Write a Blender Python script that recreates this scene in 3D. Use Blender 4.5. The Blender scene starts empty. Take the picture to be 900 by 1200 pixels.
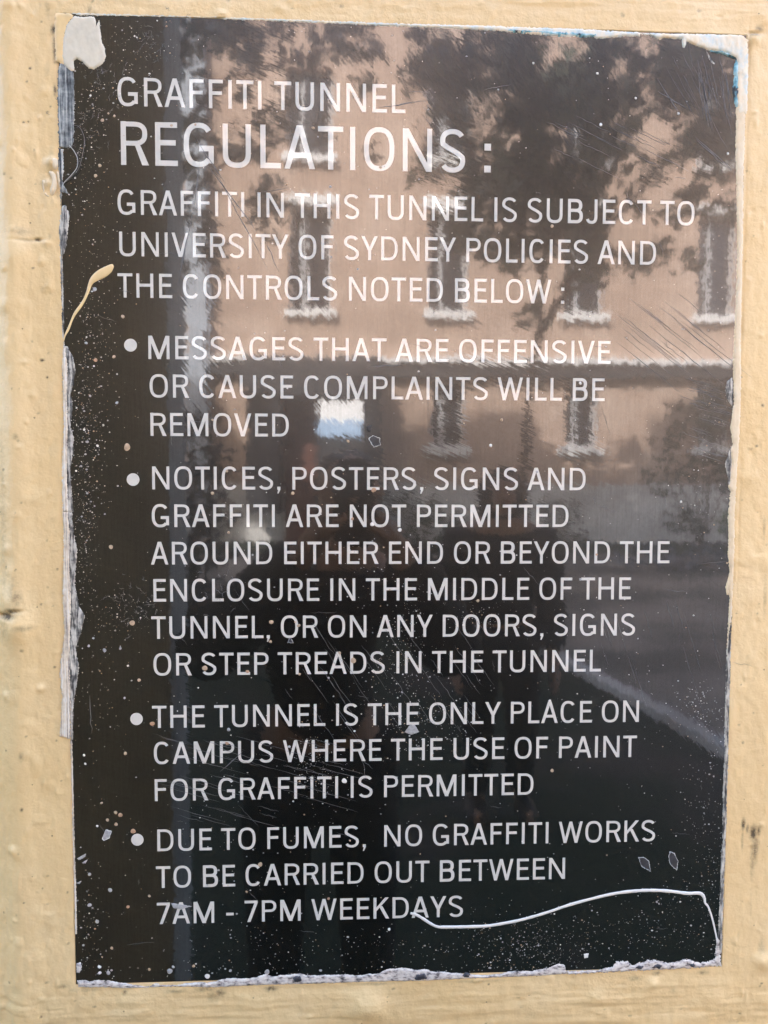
import bpy, bmesh, math, random
import numpy as np
from mathutils import Vector, Matrix
from mathutils.geometry import delaunay_2d_cdt

random.seed(7)
rng = np.random.default_rng(7)
scene = bpy.context.scene
COL = scene.collection

# ---------------------------------------------------------------- camera
# world: the sign's face lies in the plane y = 0, its centre at z = ZC; the yard is towards -Y
ZC = 1.50
F_PX = 867.0
RX, RY, RZ = 5.10738582e-02, -4.66309728e-02, 7.30713063e-04
CAM_LOCAL = (-0.05147276, -0.03656962, -0.65559711)          # right, down, into the wall
PW, PH = 0.594, 0.8462                                       # sign size


def _rot():
    cx, sx, cy, sy, cz, sz = (math.cos(RX), math.sin(RX), math.cos(RY), math.sin(RY), math.cos(RZ), math.sin(RZ))
    a = np.array([[cz, -sz, 0], [sz, cz, 0], [0, 0, 1]])
    b = np.array([[cy, 0, sy], [0, 1, 0], [-sy, 0, cy]])
    c = np.array([[1, 0, 0], [0, cx, -sx], [0, sx, cx]])
    return a @ b @ c


_R = _rot()
_w = lambda v: Vector((v[0], v[2], -v[1]))
RIGHT, DOWN, FWD = _w(_R[0]), _w(_R[1]), _w(_R[2])
CAM = Vector((CAM_LOCAL[0], CAM_LOCAL[2], ZC - CAM_LOCAL[1]))
cam_d = bpy.data.cameras.new('camera')
cam = bpy.data.objects.new('camera', cam_d)
COL.objects.link(cam)
cam.matrix_world = Matrix(((RIGHT.x, -DOWN.x, -FWD.x, CAM.x), (RIGHT.y, -DOWN.y, -FWD.y, CAM.y),
                           (RIGHT.z, -DOWN.z, -FWD.z, CAM.z), (0, 0, 0, 1)))
cam_d.sensor_width = 36
cam_d.lens = F_PX / 1200 * 36
cam_d.clip_start, cam_d.clip_end = 0.02, 2000
cam_d.dof.use_dof = True                                     # a phone lens, 3.5 mm wide, focused on the sign
cam_d.dof.focus_distance = 0.657
cam_d.dof.aperture_fstop = cam_d.lens / 2.2
scene.camera = cam


def ray(px, py):
    return (FWD + RIGHT * ((px - 450) / F_PX) + DOWN * ((py - 600) / F_PX))


def W2(px, py):
    """photo bearing -> (x, z) on the plane of the wall"""
    d = ray(px, py)
    t = -CAM.y / d.y
    return (CAM.x + d.x * t, CAM.z + d.z * t)


def yard(px, py, y):
    """point of the yard, at distance -y from the wall, whose mirror image is seen on that bearing"""
    d = ray(px, py)
    t = (-CAM.y - y) / d.y
    return Vector((CAM.x + d.x * t, y, CAM.z + d.z * t))


# ---------------------------------------------------------------- sky, sun, exposure
SUN = Vector((-0.33, 0.665, 0.67)).normalized()
world = bpy.data.worlds.new('World')
scene.world = world
world.use_nodes = True
wn = world.node_tree
sky = wn.nodes.new('ShaderNodeTexSky')
sky.sky_type = 'NISHITA'
sky.sun_disc = False
sky.sun_elevation = math.asin(SUN.z)
sky.sun_rotation = math.atan2(SUN.x, SUN.y)
sky.air_density, sky.dust_density, sky.ozone_density = 1.0, 3.0, 0.8
wn.nodes['Background'].inputs['Strength'].default_value = 0.15
wn.links.new(sky.outputs[0], wn.nodes['Background'].inputs['Color'])
sun_d = bpy.data.lights.new('sun', 'SUN')
sun_d.energy = 2.3
sun_d.angle = math.radians(0.5)
sun_d.color = (1.0, 0.96, 0.91)
sun = bpy.data.objects.new('sun', sun_d)
COL.objects.link(sun)
sun.location = SUN * 60
sun.rotation_euler = SUN.to_track_quat('Z', 'Y').to_euler()
scene.view_settings.view_transform = 'Standard'
scene.view_settings.look = 'None'
scene.view_settings.gamma = 1.0
scene.view_settings.exposure = 3.48
scene.cycles.use_denoising = True
scene.cycles.max_bounces = 8
scene.cycles.sample_clamp_indirect = 10


# ---------------------------------------------------------------- helpers
def tag(o, label=None, cat=None, group=None, kind=None):
    if label: o['label'] = label
    if cat: o['category'] = cat
    if group: o['group'] = group
    if kind: o['kind'] = kind
    return o


def mesh_obj(name, verts, faces, mats, parent=None, smooth=False, mat_idx=None):
    me = bpy.data.meshes.new(name)
    me.from_pydata([tuple(v) for v in verts], [], faces)
    for m in (mats if isinstance(mats, (list, tuple)) else [mats]):
        me.materials.append(m)
    if mat_idx is not None:
        me.polygons.foreach_set('material_index', np.array(mat_idx, dtype=np.int32))
    if smooth:
        me.polygons.foreach_set('use_smooth', np.ones(len(me.polygons), dtype=bool))
    me.update()
    o = bpy.data.objects.new(name, me)
    COL.objects.link(o)
    if parent: o.parent = parent
    return o


def empty(name, loc=(0, 0, 0)):
    o = bpy.data.objects.new(name, None)
    COL.objects.link(o)
    o.location = loc
    return o


class MB:
    """collects shapes for one mesh"""
    def __init__(self):
        self.v, self.f, self.m = [], [], []

    def add(self, verts, faces, mi=0):
        n = len(self.v)
        self.v += [tuple(v) for v in verts]
        self.f += [tuple(i + n for i in f) for f in faces]
        self.m += [mi] * len(faces)

    def box(self, a, b, mi=0):
        x0, y0, z0 = a; x1, y1, z1 = b
        v = [(x0, y0, z0), (x1, y0, z0), (x1, y1, z0), (x0, y1, z0), (x0, y0, z1), (x1, y0, z1), (x1, y1, z1), (x0, y1, z1)]
        self.add(v, [(0, 3, 2, 1), (4, 5, 6, 7), (0, 1, 5, 4), (1, 2, 6, 5), (2, 3, 7, 6), (3, 0, 4, 7)], mi)

    def tube(self, pts, radii, n=8, mi=0, flat=1.0):
        pts = [Vector(p) for p in pts]
        rings = []
        for i, p in enumerate(pts):
            d = (pts[min(i + 1, len(pts) - 1)] - pts[max(i - 1, 0)]).normalized()
            up = Vector((0, 1, 0)) if abs(d.y) < 0.9 else Vector((1, 0, 0))
            s = d.cross(up).normalized(); u = s.cross(d).normalized()
            r = radii[i] if isinstance(radii, (list, tuple)) else radii
            rings.append([p + s * math.cos(2 * math.pi * k / n) * r + u * math.sin(2 * math.pi * k / n) * r * flat for k in range(n)])
        v = [q for r in rings for q in r]
        f = []
        for i in range(len(pts) - 1):
            for k in range(n):
                a, b = i * n + k, i * n + (k + 1) % n
                f.append((a, b, b + n, a + n))
        f.append(tuple(range(n - 1, -1, -1)))
        f.append(tuple((len(pts) - 1) * n + k for k in range(n)))
        self.add(v, f, mi)

    def build(self, name, mats, parent=None, smooth=False):
        return mesh_obj(name, self.v, self.f, mats, parent, smooth, self.m)


def lattice(shape_seed, n=256):
    return np.random.default_rng(shape_seed).random((n, n))


def vnoise(x, y, seed):
    L = _lat.setdefault(seed, lattice(seed))
    xi, yi = np.floor(x).astype(int), np.floor(y).astype(int)
    fx, fy = x - xi, y - yi
    fx = fx * fx * fx * (fx * (fx * 6 - 15) + 10); fy = fy * fy * fy * (fy * (fy * 6 - 15) + 10)
    a, b = L[xi % 256, yi % 256], L[(xi + 1) % 256, yi % 256]
    c, d = L[xi % 256, (yi + 1) % 256], L[(xi + 1) % 256, (yi + 1) % 256]
    return (a * (1 - fx) + b * fx) * (1 - fy) + (c * (1 - fx) + d * fx) * fy


_lat = {}


def fbm(x, y, seed, oct=4):
    s, a, t = 0, 1, 0
    for o in range(oct):
        s = s + a * (vnoise(x * 2 ** o, y * 2 ** o, seed + o) - 0.5); t += a; a *= 0.5
    return s / t


# ---------------------------------------------------------------- materials
class NT:
    def __init__(self, name):
        self.mat = bpy.data.materials.new(name)
        self.mat.use_nodes = True
        self.t = self.mat.node_tree
        self.b = self.t.nodes['Principled BSDF']

    def n(self, typ, **kw):
        nd = self.t.nodes.new('ShaderNode' + typ)
        for k, v in kw.items(): setattr(nd, k, v)
        return nd

    def l(self, a, b): self.t.links.new(a, b)

    def set(self, **kw):
        for k, v in kw.items():
            self.b.inputs[k.replace('_', ' ')].default_value = v
        return self

    def pos(self, sx=1, sy=1, sz=1, rot=(0, 0, 0)):
        g = self.n('NewGeometry'); m = self.n('Mapping')
        m.inputs['Scale'].default_value = (sx, sy, sz); m.inputs['Rotation'].default_value = rot
        if rot != (0, 0, 0):                                  # turn first, then stretch
            r = self.n('Mapping'); r.inputs['Rotation'].default_value = rot
            m.inputs['Rotation'].default_value = (0, 0, 0)
            self.l(g.outputs['Position'], r.inputs[0]); self.l(r.outputs[0], m.inputs[0])
        else:
            self.l(g.outputs['Position'], m.inputs[0])
        return m.outputs[0]

    def noise(self, vec, scale, detail=3, rough=0.5, color=False):
        x = self.n('TexNoise')
        x.inputs['Scale'].default_value = scale; x.inputs['Detail'].default_value = detail; x.inputs['Roughness'].default_value = rough
        self.l(vec, x.inputs['Vector'])
        return x.outputs['Color' if color else 'Fac']

    def ramp(self, fac, stops):
        r = self.n('ValToRGB')
        e = r.color_ramp.elements
        while len(e) < len(stops): e.new(0.5)
        for i, (p, c) in enumerate(stops):
            e[i].position = p
            e[i].color = (c, c, c, 1) if isinstance(c, (int, float)) else (*c, 1)
        self.l(fac, r.inputs[0])
        return r.outputs[0]

    def math(self, op, a, b=None):
        m = self.n('Math', operation=op)
        for i, v in enumerate((a, b)):
            if v is None: continue
            if isinstance(v, (int, float)): m.inputs[i].default_value = v
            else: self.l(v, m.inputs[i])
        return m.outputs[0]

    def mix(self, fac, a, b, blend='MIX'):
        m = self.n('Mix', data_type='RGBA', blend_type=blend)
        for i, v in ((0, fac), (6, a), (7, b)):
            if isinstance(v, (int, float)): m.inputs[i].default_value = v
            elif isinstance(v, tuple): m.inputs[i].default_value = (*v, 1)
            else: self.l(v, m.inputs[i])
        return m.outputs[2]

    def vadd(self, a, b, k):
        """a + (b - 0.5) * k"""
        s = self.n('VectorMath', operation='SUBTRACT'); self.l(b, s.inputs[0]); s.inputs[1].default_value = (.5, .5, .5)
        m = self.n('VectorMath', operation='MULTIPLY'); self.l(s.outputs[0], m.inputs[0])
        if isinstance(k, tuple): m.inputs[1].default_value = k
        else: self.l(k, m.inputs[1])
        d = self.n('VectorMath', operation='ADD'); self.l(a, d.inputs[0]); self.l(m.outputs[0], d.inputs[1])
        return d.outputs[0]

    def bump(self, h, dist, strength=1.0):
        b = self.n('Bump'); b.inputs['Distance'].default_value = dist; b.inputs['Strength'].default_value = strength
        self.l(h, b.inputs['Height'])
        return b.outputs[0]

    def base(self, c): self.l(c, self.b.inputs['Base Color'])


def plain(name, c, rough=0.6, var=0.25, scale=8, **kw):
    t = NT(name)
    nz = t.noise(t.pos(), scale, 5)
    lo = tuple(x * (1 - var) for x in c); hi = tuple(min(1, x * (1 + var)) for x in c)
    t.base(t.ramp(nz, [(0.3, lo), (0.7, hi)]))
    t.set(Roughness=rough, **kw)
    return t.mat


def gloss_layer(t, haze_rough=0.25, haze=0.82):
    """the clear lacquer of the sign: slightly rippled, brushed and scratched"""
    g = t.n('NewGeometry')
    N = g.outputs['Normal']
    # ripples of the lacquer; coarser swipes left by rags and brushes
    N = t.vadd(N, t.noise(t.pos(1, 1, 0.7), 260, 2, color=True), (0.0085, 0, 0.0062))
    N = t.vadd(N, t.noise(t.pos(1, 1, 0.7), 120, 2, color=True), (0.0055, 0, 0.0055))
    N = t.vadd(N, t.noise(t.pos(1, 1, 0.03), 420, 2, color=True), (0.0050, 0, 0.0008))
    N = t.vadd(N, t.noise(t.pos(), 14, 1, color=True), (0.004, 0, 0.004))
    sw = t.noise(t.pos(3, 1, 60, (0, math.radians(-24), 0)), 11, 3, color=True)
    mask = t.ramp(t.noise(t.pos(), 5.5, 2), [(0.5, 0.0), (0.62, 0.02)])
    N = t.vadd(N, sw, mask)
    sw2 = t.noise(t.pos(3, 1, 70, (0, math.radians(-52), 0)), 9, 3, color=True)
    mask2 = t.ramp(t.noise(t.pos(1.3, 1, 1.1), 4.1, 2), [(0.52, 0.0), (0.66, 0.02)])
    N = t.vadd(N, sw2, mask2)
    nn = t.n('VectorMath', operation='NORMALIZE'); t.l(N, nn.inputs[0])
    t.l(nn.outputs[0], t.b.inputs['Coat Normal'])
    t.set(Coat_Weight=1.0, Coat_Roughness=0.034, Coat_IOR=1.90, Roughness=haze_rough, IOR=1.5)
    grain = t.math('ADD', t.math('MULTIPLY', t.noise(t.pos(1, 1, 0.05), 620, 3, 0.7), 0.6), t.math('MULTIPLY', t.noise(t.pos(), 330, 3, 0.7), 0.4))
    t.l(t.ramp(grain, [(0.36, 0.70), (0.62, 1.0)]), t.b.inputs['Coat Weight'])
    sc = t.noise(t.pos(2, 1, 50, (0, math.radians(-20), 0)), 7, 4)
    t.l(t.ramp(sc, [(0.35, haze * 0.85), (0.7, haze)]), t.b.inputs['Specular IOR Level'])


def m_sign():
    t = NT('sign_black_lacquer')
    nz = t.noise(t.pos(), 9, 6, 0.65)
    base = t.ramp(nz, [(0.3, (0.0012, 0.0016, 0.0014)), (0.75, (0.003, 0.0033, 0.003))])
    # dusty scuffs
    sc = t.noise(t.pos(2, 1, 44, (0, math.radians(-22), 0)), 8, 4)
    reg = t.ramp(t.noise(t.pos(), 7, 2), [(0.45, 0.0), (0.7, 1.0)])
    k = t.math('MULTIPLY', t.ramp(sc, [(0.6, 0.0), (0.8, 1.0)]), reg)
    base = t.mix(t.math('MULTIPLY', k, 0.10), base, (0.16, 0.16, 0.15))
    t.base(base)
    gloss_layer(t)
    return t.mat


def m_letter():
    t = NT('letter_white')
    nz = t.noise(t.pos(), 60, 4)
    t.base(t.ramp(nz, [(0.3, (0.60, 0.572, 0.50)), (0.7, (0.65, 0.62, 0.545))]))
    gloss_layer(t, 0.5, 0.4)
    return t.mat


CREAM = (0.73, 0.54, 0.275)


def m_wall():
    t = NT('wall_cream_paint')
    p = t.pos()
    a = t.noise(p, 6, 5, 0.6)
    c = t.ramp(a, [(0.3, (0.69, 0.495, 0.235)), (0.55, CREAM), (0.75, (0.76, 0.59, 0.33))])
    b = t.noise(t.pos(1, 1, 0.15), 90, 4)
    c = t.mix(t.math('MULTIPLY', t.ramp(b, [(0.5, 0.0), (0.8, 1.0)]), 0.25), c, (0.64, 0.465, 0.25))
    # tiny pits and specks of grit
    v = t.n('TexVoronoi'); v.inputs['Scale'].default_value = 130; v.inputs['Randomness'].default_value = 1
    t.l(p, v.inputs['Vector'])
    cell = t.n('SeparateColor'); t.l(v.outputs['Color'], cell.inputs[0])
    few = t.math('GREATER_THAN', cell.outputs[0], 0.80)
    size = t.math('MULTIPLY', cell.outputs[1], 0.09)
    pit = t.math('MULTIPLY', t.math('LESS_THAN', v.outputs['Distance'], t.math('ADD', size, 0.02)), few)
    c = t.mix(t.math('MULTIPLY', pit, 0.62), c, (0.16, 0.10, 0.045))
    # grime rubbed in by hand, held in a painted mask broken up by noise
    at = t.n('Attribute', attribute_name='dirt')
    gn = t.noise(p, 300, 4, 0.7)
    d = t.math('MULTIPLY', at.outputs['Fac'], t.ramp(gn, [(0.3, 0.35), (0.65, 1.25)]))
    c = t.mix(t.ramp(d, [(0.05, 0.0), (0.8, 0.95)]), c, (0.06, 0.045, 0.028))
    t.base(c)
    h = t.noise(p, 420, 4, 0.6)
    h2 = t.noise(p, 110, 3)
    hh = t.math('ADD', t.math('MULTIPLY', h, 0.35), t.math('ADD', h2, t.math('MULTIPLY', pit, -0.6)))
    t.l(t.bump(hh, 0.0011, 0.8), t.b.inputs['Normal'])
    t.set(Roughness=0.42, IOR=1.48)
    return t.mat


def m_layers(name, stops, stretch=(260, 1, 12), scale=1.0, rough=0.55, bump=0.0008):
    """old paint and glue broken into streaky layers"""
    t = NT(name)
    a = t.noise(t.pos(*stretch), scale, 5, 0.65)
    b = t.noise(t.pos(), 160, 4, 0.6)
    f = t.math('ADD', t.math('MULTIPLY', a, 0.72), t.math('MULTIPLY', b, 0.28))
    t.base(t.ramp(f, stops))
    t.l(t.bump(f, bump, 1.0), t.b.inputs['Normal'])
    t.set(Roughness=rough)
    return t.mat


M_SIGN, M_LETTER, M_WALL = m_sign(), m_letter(), m_wall()
M_CREAM = plain('cream_paint', (0.73, 0.54, 0.27), 0.35, 0.06, 120)
M_CREAMPALE = m_layers('cream_paint_edge', [(0.30, (0.45, 0.36, 0.24)), (0.45, (0.68, 0.55, 0.35)), (0.65, (0.72, 0.62, 0.45))], (90, 1, 20))
M_PATCH = m_layers('grey_white_patch', [(0.3, (0.55, 0.505, 0.39)), (0.5, (0.62, 0.57, 0.44)), (0.7, (0.67, 0.61, 0.47))], (40, 1, 40), bump=0.0004)
M_FILM = m_layers('scuffed_blue_film', [(0.40, (0.015, 0.02, 0.025)), (0.47, (0.11, 0.125, 0.125)), (0.54, (0.30, 0.32, 0.30)), (0.64, (0.64, 0.62, 0.54))], (420, 1, 18))
M_PEEL = m_layers('peeled_layers', [(0.36, (0.10, 0.08, 0.075)), (0.43, (0.40, 0.35, 0.30)), (0.5, (0.66, 0.56, 0.40)), (0.58, (0.72, 0.69, 0.62)), (0.68, (0.42, 0.36, 0.31))], (650, 1, 14))
M_PEELIN = m_layers('torn_white_film', [(0.40, (0.012, 0.013, 0.014)), (0.47, (0.14, 0.135, 0.12)), (0.53, (0.43, 0.41, 0.35)), (0.64, (0.70, 0.66, 0.56))], (420, 1, 50))
M_CRUST = m_layers('lilac_white_crust', [(0.38, (0.02, 0.02, 0.022)), (0.45, (0.35, 0.31, 0.28)), (0.53, (0.62, 0.575, 0.51)), (0.68, (0.73, 0.68, 0.60))], (150, 1, 330))
M_CYAN = m_layers('pale_cyan_paint', [(0.36, (0.36, 0.50, 0.52)), (0.44, (0.58, 0.61, 0.55)), (0.52, (0.70, 0.64, 0.49)), (0.66, (0.73, 0.59, 0.38))], (70, 1, 45))
M_CYANB = m_layers('bright_cyan_paint', [(0.42, (0.02, 0.03, 0.035)), (0.48, (0.14, 0.36, 0.42)), (0.56, (0.40, 0.58, 0.60)), (0.7, (0.62, 0.64, 0.60))], (90, 1, 60))
M_WHITE = plain('white_paint', (0.70, 0.675, 0.61), 0.3, 0.05, 100)
M_GREYSPOT = plain('grey_spot', (0.34, 0.335, 0.32), 0.5, 0.3, 400)
M_TANSPOT = plain('tan_spot', (0.42, 0.31, 0.20), 0.5, 0.25, 400)
M_ORANGE = plain('orange_spot', (0.40, 0.25, 0.15), 0.5, 0.2, 400)
M_SCRATCH = plain('scratch_grey', (0.13, 0.13, 0.13), 0.5, 0.3, 200)

# ================================================================ THE WALL
GROUND_SLOPE = 0
AXW, AXH = PW / 2, PH / 2


def axis(lo, hi, half, c, dense, mid):
    """cut lines: fine in the margins round the sign, coarse behind it and far away"""
    a = list(np.arange(c - half - 0.13, c - half - 0.0009, dense)) + [c - half - 0.0008, c - half + 0.0002]
    b = list(np.arange(c - half + mid, c + half - mid / 2, mid))
    e = [c + half - 0.0002, c + half + 0.0008] + list(np.arange(c + half + 0.0017, c + half + 0.13, dense))
    far0 = [lo, lo * 0.6 + 0.4 * a[0], lo * 0.3 + 0.7 * a[0], lo * 0.1 + 0.9 * a[0], lo * 0.03 + 0.97 * a[0]]
    far1 = [hi * 0.03 + 0.97 * e[-1], hi * 0.1 + 0.9 * e[-1], hi * 0.3 + 0.7 * e[-1], hi * 0.6 + 0.4 * e[-1], hi]
    return np.array(far0 + a + b + e + far1)


def gauss_px(X, Z, px, py, rx, ry=None):
    x, z = W2(px, py); k = 0.00076
    return np.exp(-(((X - x) / (rx * k)) ** 2 + ((Z - z) / ((ry or rx) * k)) ** 2))


WX0, WX1, WTOP = -16.0, 12.0, 11.5
xs = axis(WX0, WX1, AXW, 0.0, 0.0009, 0.0018)
zs = axis(0.0, WTOP, AXH, ZC, 0.0009, 0.0011)
X, Z = np.meshgrid(xs, zs)
near = (np.abs(X) < AXW + 0.14) & (np.abs(Z - ZC) < AXH + 0.14)
H = np.zeros_like(X)
H += 0.0022 * fbm(X * 9, Z * 7, 11, 4)
calm = np.clip(0.55 + 2.2 * fbm(X * 5, Z * 3.5, 81, 2), 0.15, 1.3)                 # some stretches brushed out smooth
H += 0.0013 * calm * fbm(X * 45, Z * 24, 21, 4)
H += 0.0010 * calm * np.clip(fbm(X * 75 + 3, Z * 28, 61, 3) - 0.08, 0, 1) * 3          # runs and sags
H += 0.0007 * fbm(X * 160, Z * 60, 31, 3)
H += 0.0010 * calm * np.clip(fbm(X * 55 + 9, Z * 50, 41, 2) - 0.18, 0, 1) * 4          # thick dabs
# rails of the old frame: a rounded upright at the left, long brush ridges at top and bottom
xr = W2(20, 600)[0] + (Z - ZC) * 0.004
H += 0.0040 * np.exp(-((X - xr) / 0.012) ** 2)
H -= 0.008 / (1 + np.exp((X - (xr - 0.017)) / 0.004))
tz = np.clip((Z - (ZC + AXH)) / 0.02, 0, 1); bz = np.clip(((ZC - AXH) - Z) / 0.02, 0, 1)
H += (tz + bz) * 0.0009 * fbm(X * 16 + 5, Z * 150, 51, 3) * 1.6
ze = W2(450, 1192)[1]
H -= 0.0016 / (1 + np.exp((Z - ze) / 0.006))
# lumps
for px, py, r, h in [(430, 1183, 22, .0042), (436, 1178, 14, .002), (15, 996, 5, .0022), (48, 807, 4.5, .0018), (766, 1152, 6, .0026), (762, 1160, 9, .001),
                     (893, 1127, 10, .003), (260, 18, 6, .002), (24, 735, 20, .004), (8, 705, 16, .003), (60, 190, 6, .0025), (58, 215, 5, .002),
                     (20, 300, 14, .0015), (40, 585, 9, .0013), (884, 45, 7, .0026), (897, 22, 12, .001), (700, 1168, 12, .0013), (560, 1176, 26, .0013),
                     (640, 1185, 30, .0015), (300, 1185, 22, .0014), (160, 1178, 24, .0012), (840, 1172, 18, .0016), (885, 700, 12, .0009), (880, 560, 10, .0008)]:
    H += h * gauss_px(X, Z, px, py, r)
for _ in range(260):
    side = random.random()
    if side < .3: px, py = random.uniform(-40, 75), random.uniform(-40, 1240)
    elif side < .55: px, py = random.uniform(860, 945), random.uniform(-40, 1240)
    elif side < .75: px, py = random.uniform(0, 900), random.uniform(-40, 20)
    else: px, py = random.uniform(0, 900), random.uniform(1145, 1240)
    H += random.choice((1, 1, 1, -0.7)) * random.uniform(.0003, .0011) * gauss_px(X, Z, px, py, random.uniform(1.6, 4.5), random.uniform(1.6, 6))
# cracks and pulled strings of paint
for px, py, rx, ry, h in [(6, 722, 9, 3.5, -.006), (20, 716, 8, 2.2, -.0022), (44, 281, 5, 1.6, -.002), (25, 282, 14, 1.5, -.0007), (66, 60, 1.5, 22, -.0016),
                          (878, 60, 1.6, 26, -.0012), (884, 38, 9, 2, -.002), (872, 300, 1.6, 200, -.0005), (866, 620, 1.5, 120, -.0004)]:
    H += h * gauss_px(X, Z, px, py, rx, ry)
H[~near] *= 0.5
inside = (np.abs(X) < AXW) & (np.abs(Z - ZC) < AXH)
Y = 0.0006 - H
Y[inside] = 0.006
lip = np.maximum(np.abs(X) - AXW, np.abs(Z - ZC) - AXH)
ringm = (lip >= 0) & (lip < 0.003)
Y[ringm] = np.clip(Y[ringm], -0.0008, 0.0012)
D = np.zeros_like(X)
for px, py, rx, ry, a in [(871, 966, 2.2, 7, 1), (876, 971, 2, 5, .8), (883, 976, 4.5, 9, 1.0), (889, 974, 2.5, 6, .8), (885, 995, 4, 18, .65), (882, 1010, 3, 22, .4), (870, 985, 1.5, 14, .4), (880, 1060, 2, 34, .13),
                          (8, 722, 9, 4, 1.1), (17, 716, 8, 4, .8), (22, 700, 6, 10, .45), (18, 690, 8, 22, .22), (30, 735, 12, 4, .35), (5, 740, 9, 16, .25), (62, 34, 3, 5, .75), (63, 55, 2.2, 14, .6), (55, 82, 4, 10, .2),
                          (64, 106, 1.6, 6, .85), (60, 200, 5, 22, .28), (52, 215, 6, 8, .25), (66, 225, 4, 8, .3), (44, 281, 3.5, 1.6, 1.0), (25, 272, 12, 5, .3), (35, 282, 14, 2, .3), (58, 277, 3, 4, .25),
                          (49, 422, 2.5, 1.6, 1.0), (55, 442, 1.2, 1.2, 1), (20, 512, 4, 4, .35), (27, 947, 1.8, 2, 1.0), (27, 885, 3, 6, .4), (67, 667, 1.3, 1.3, .9), (80, 1106, 1.4, 1.2, .9), (79, 1046, 1.2, 1.2, .9),
                          (66, 868, 1.2, 1.2, .8), (35, 80, 1.4, 1.4, .9), (74, 1156, 8, 3, .4), (100, 1160, 20, 3, .3), (250, 1168, 10, 9, .33), (258, 1164, 6, 5, .6), (318, 1159, 8, 4, .65), (240, 1160, 12, 3, .45), (146, 1163, 3, 3, .7), (205, 1162, 12, 2.5, .4),
                          (770, 1141, 5, 3, .55), (824, 1140, 7, 3, .45), (745, 1147, 9, 3.5, .4), (790, 1160, 6, 5, .2), (440, 1153, 30, 2, .35), (560, 1150, 40, 2, .3), (884, 40, 7, 3, .7), (877, 55, 2.5, 10, .5), (890, 33, 5, 4, .5),
                          (893, 1110, 4, 12, .25), (897, 700, 2.5, 30, .25), (896, 620, 2, 14, .35), (880, 526, 4, 2, .4), (894, 475, 2, 2, .8), (6, 420, 8, 200, .10), (2, 600, 6, 120, .22), (4, 1000, 5, 200, .07), (105, 11, 2.5, 5, .5), (55, 10, 3, 10, .25), (400, 6, 3, 2, .5), (730, 18, 2, 2, .6), (820, 12, 3, 2, .5)]:
    D = np.maximum(D, a * gauss_px(X, Z, px, py, rx, ry))
for _ in range(150):
    side = random.random()
    if side < .35: px, py = random.uniform(-30, 72), random.uniform(-30, 1230)
    elif side < .6: px, py = random.uniform(862, 935), random.uniform(-30, 1230)
    elif side < .75: px, py = random.uniform(0, 900), random.uniform(-30, 22)
    else: px, py = random.uniform(0, 900), random.uniform(1150, 1230)
    r = random.uniform(.8, 1.6)
    D = np.maximum(D, random.uniform(.35, .9) * gauss_px(X, Z, px, py, r * random.uniform(.8, 1.5), r))
ny, nx = X.shape
verts = np.stack([X, Y, Z], -1).reshape(-1, 3)
ii = np.arange(nx * ny).reshape(ny, nx)
quads = np.stack([ii[:-1, :-1], ii[:-1, 1:], ii[1:, 1:], ii[1:, :-1]], -1).reshape(-1, 4)
me = bpy.data.meshes.new('painted_wall')
me.vertices.add(len(verts)); me.vertices.foreach_set('co', verts.astype(np.float32).ravel())
me.loops.add(quads.size); me.loops.foreach_set('vertex_index', quads.astype(np.int32).ravel())
me.polygons.add(len(quads))
me.polygons.foreach_set('loop_start', np.arange(0, quads.size, 4, dtype=np.int32))
me.polygons.foreach_set('use_smooth', np.ones(len(quads), dtype=bool))
me.update(calc_edges=True)
me.attributes.new('dirt', 'FLOAT', 'POINT').data.foreach_set('value', D.astype(np.float32).ravel())
me.materials.append(M_WALL)
wall = bpy.data.objects.new('painted_wall', me)
COL.objects.link(wall)
tag(wall, 'cream painted lumpy wall the black notice is fixed to', 'wall')
mb = MB()                                                     # wall body, plus unseen stepped blocks shaped to cast shadows on the facade
mb.box((WX0, 0.03, 0), (WX1, 0.45, 11.5))
fx = lambda px: -.05 + (px - 409.6) / 52.05 - 16 * .33 / .665          # roofline traced back from the shadow edge wanted on the facade
fz = lambda py: ZC + .0366 + (555.6 - py) / 52.05 + 16 * .67 / .665
for p0, p1, py in [(None, 222, 566), (222, 262, 470), (262, 276, 500), (276, 346, 690), (346, 440, 566), (440, 500, 502), (500, 560, 486), (560, 622, 480), (622, 652, 522), (652, 704, 550), (704, 752, 650), (752, 765, 540), (765, 785, 490), (785, 830, 466), (830, 905, 458), (905, None, 560)]:
    mb.box((WX0 if p0 is None else fx(p0), 0.0, 11.502), (WX1 if p1 is None else fx(p1), 0.45, fz(py)))
mb.box((fx(276), 0.0, fz(592)), (fx(346), 0.45, fz(520)))      # bridging block added above the gap to shape a low sun patch
mb.build('shadow_parapet', plain('wall_plain_cream', CREAM, 0.6, 0.1, 3), wall)

# ================================================================ THE SIGN
bm = bmesh.new()
bmesh.ops.create_cube(bm, size=1)
for v in bm.verts:
    v.co = (v.co.x * PW, 0.0015 + v.co.y * 0.003, ZC + v.co.z * PH)
bmesh.ops.bevel(bm, geom=[e for e in bm.edges], offset=0.0003, segments=2, affect='EDGES', clamp_overlap=True)
me = bpy.data.meshes.new('notice_sign'); bm.to_mesh(me); bm.free()
me.materials.append(M_SIGN)
sign = bpy.data.objects.new('notice_sign', me)
COL.objects.link(sign)
tag(sign, 'glossy black notice of graffiti tunnel regulations in white capitals, edges peeling', 'sign')

# ---- lettering: condensed grotesque capitals drawn as strokes
T = 0.118; Hh = T / 2


def sarc(cx, cy, rx, ry, a0, a1, n=18, e=2.5):
    out = []
    for i in range(n + 1):
        a = math.radians(a0 + (a1 - a0) * i / n)
        c, s = math.cos(a), math.sin(a)
        out.append((cx + rx * math.copysign(abs(c) ** (2 / e), c), cy + ry * math.copysign(abs(s) ** (2 / e), s)))
    return out


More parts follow.
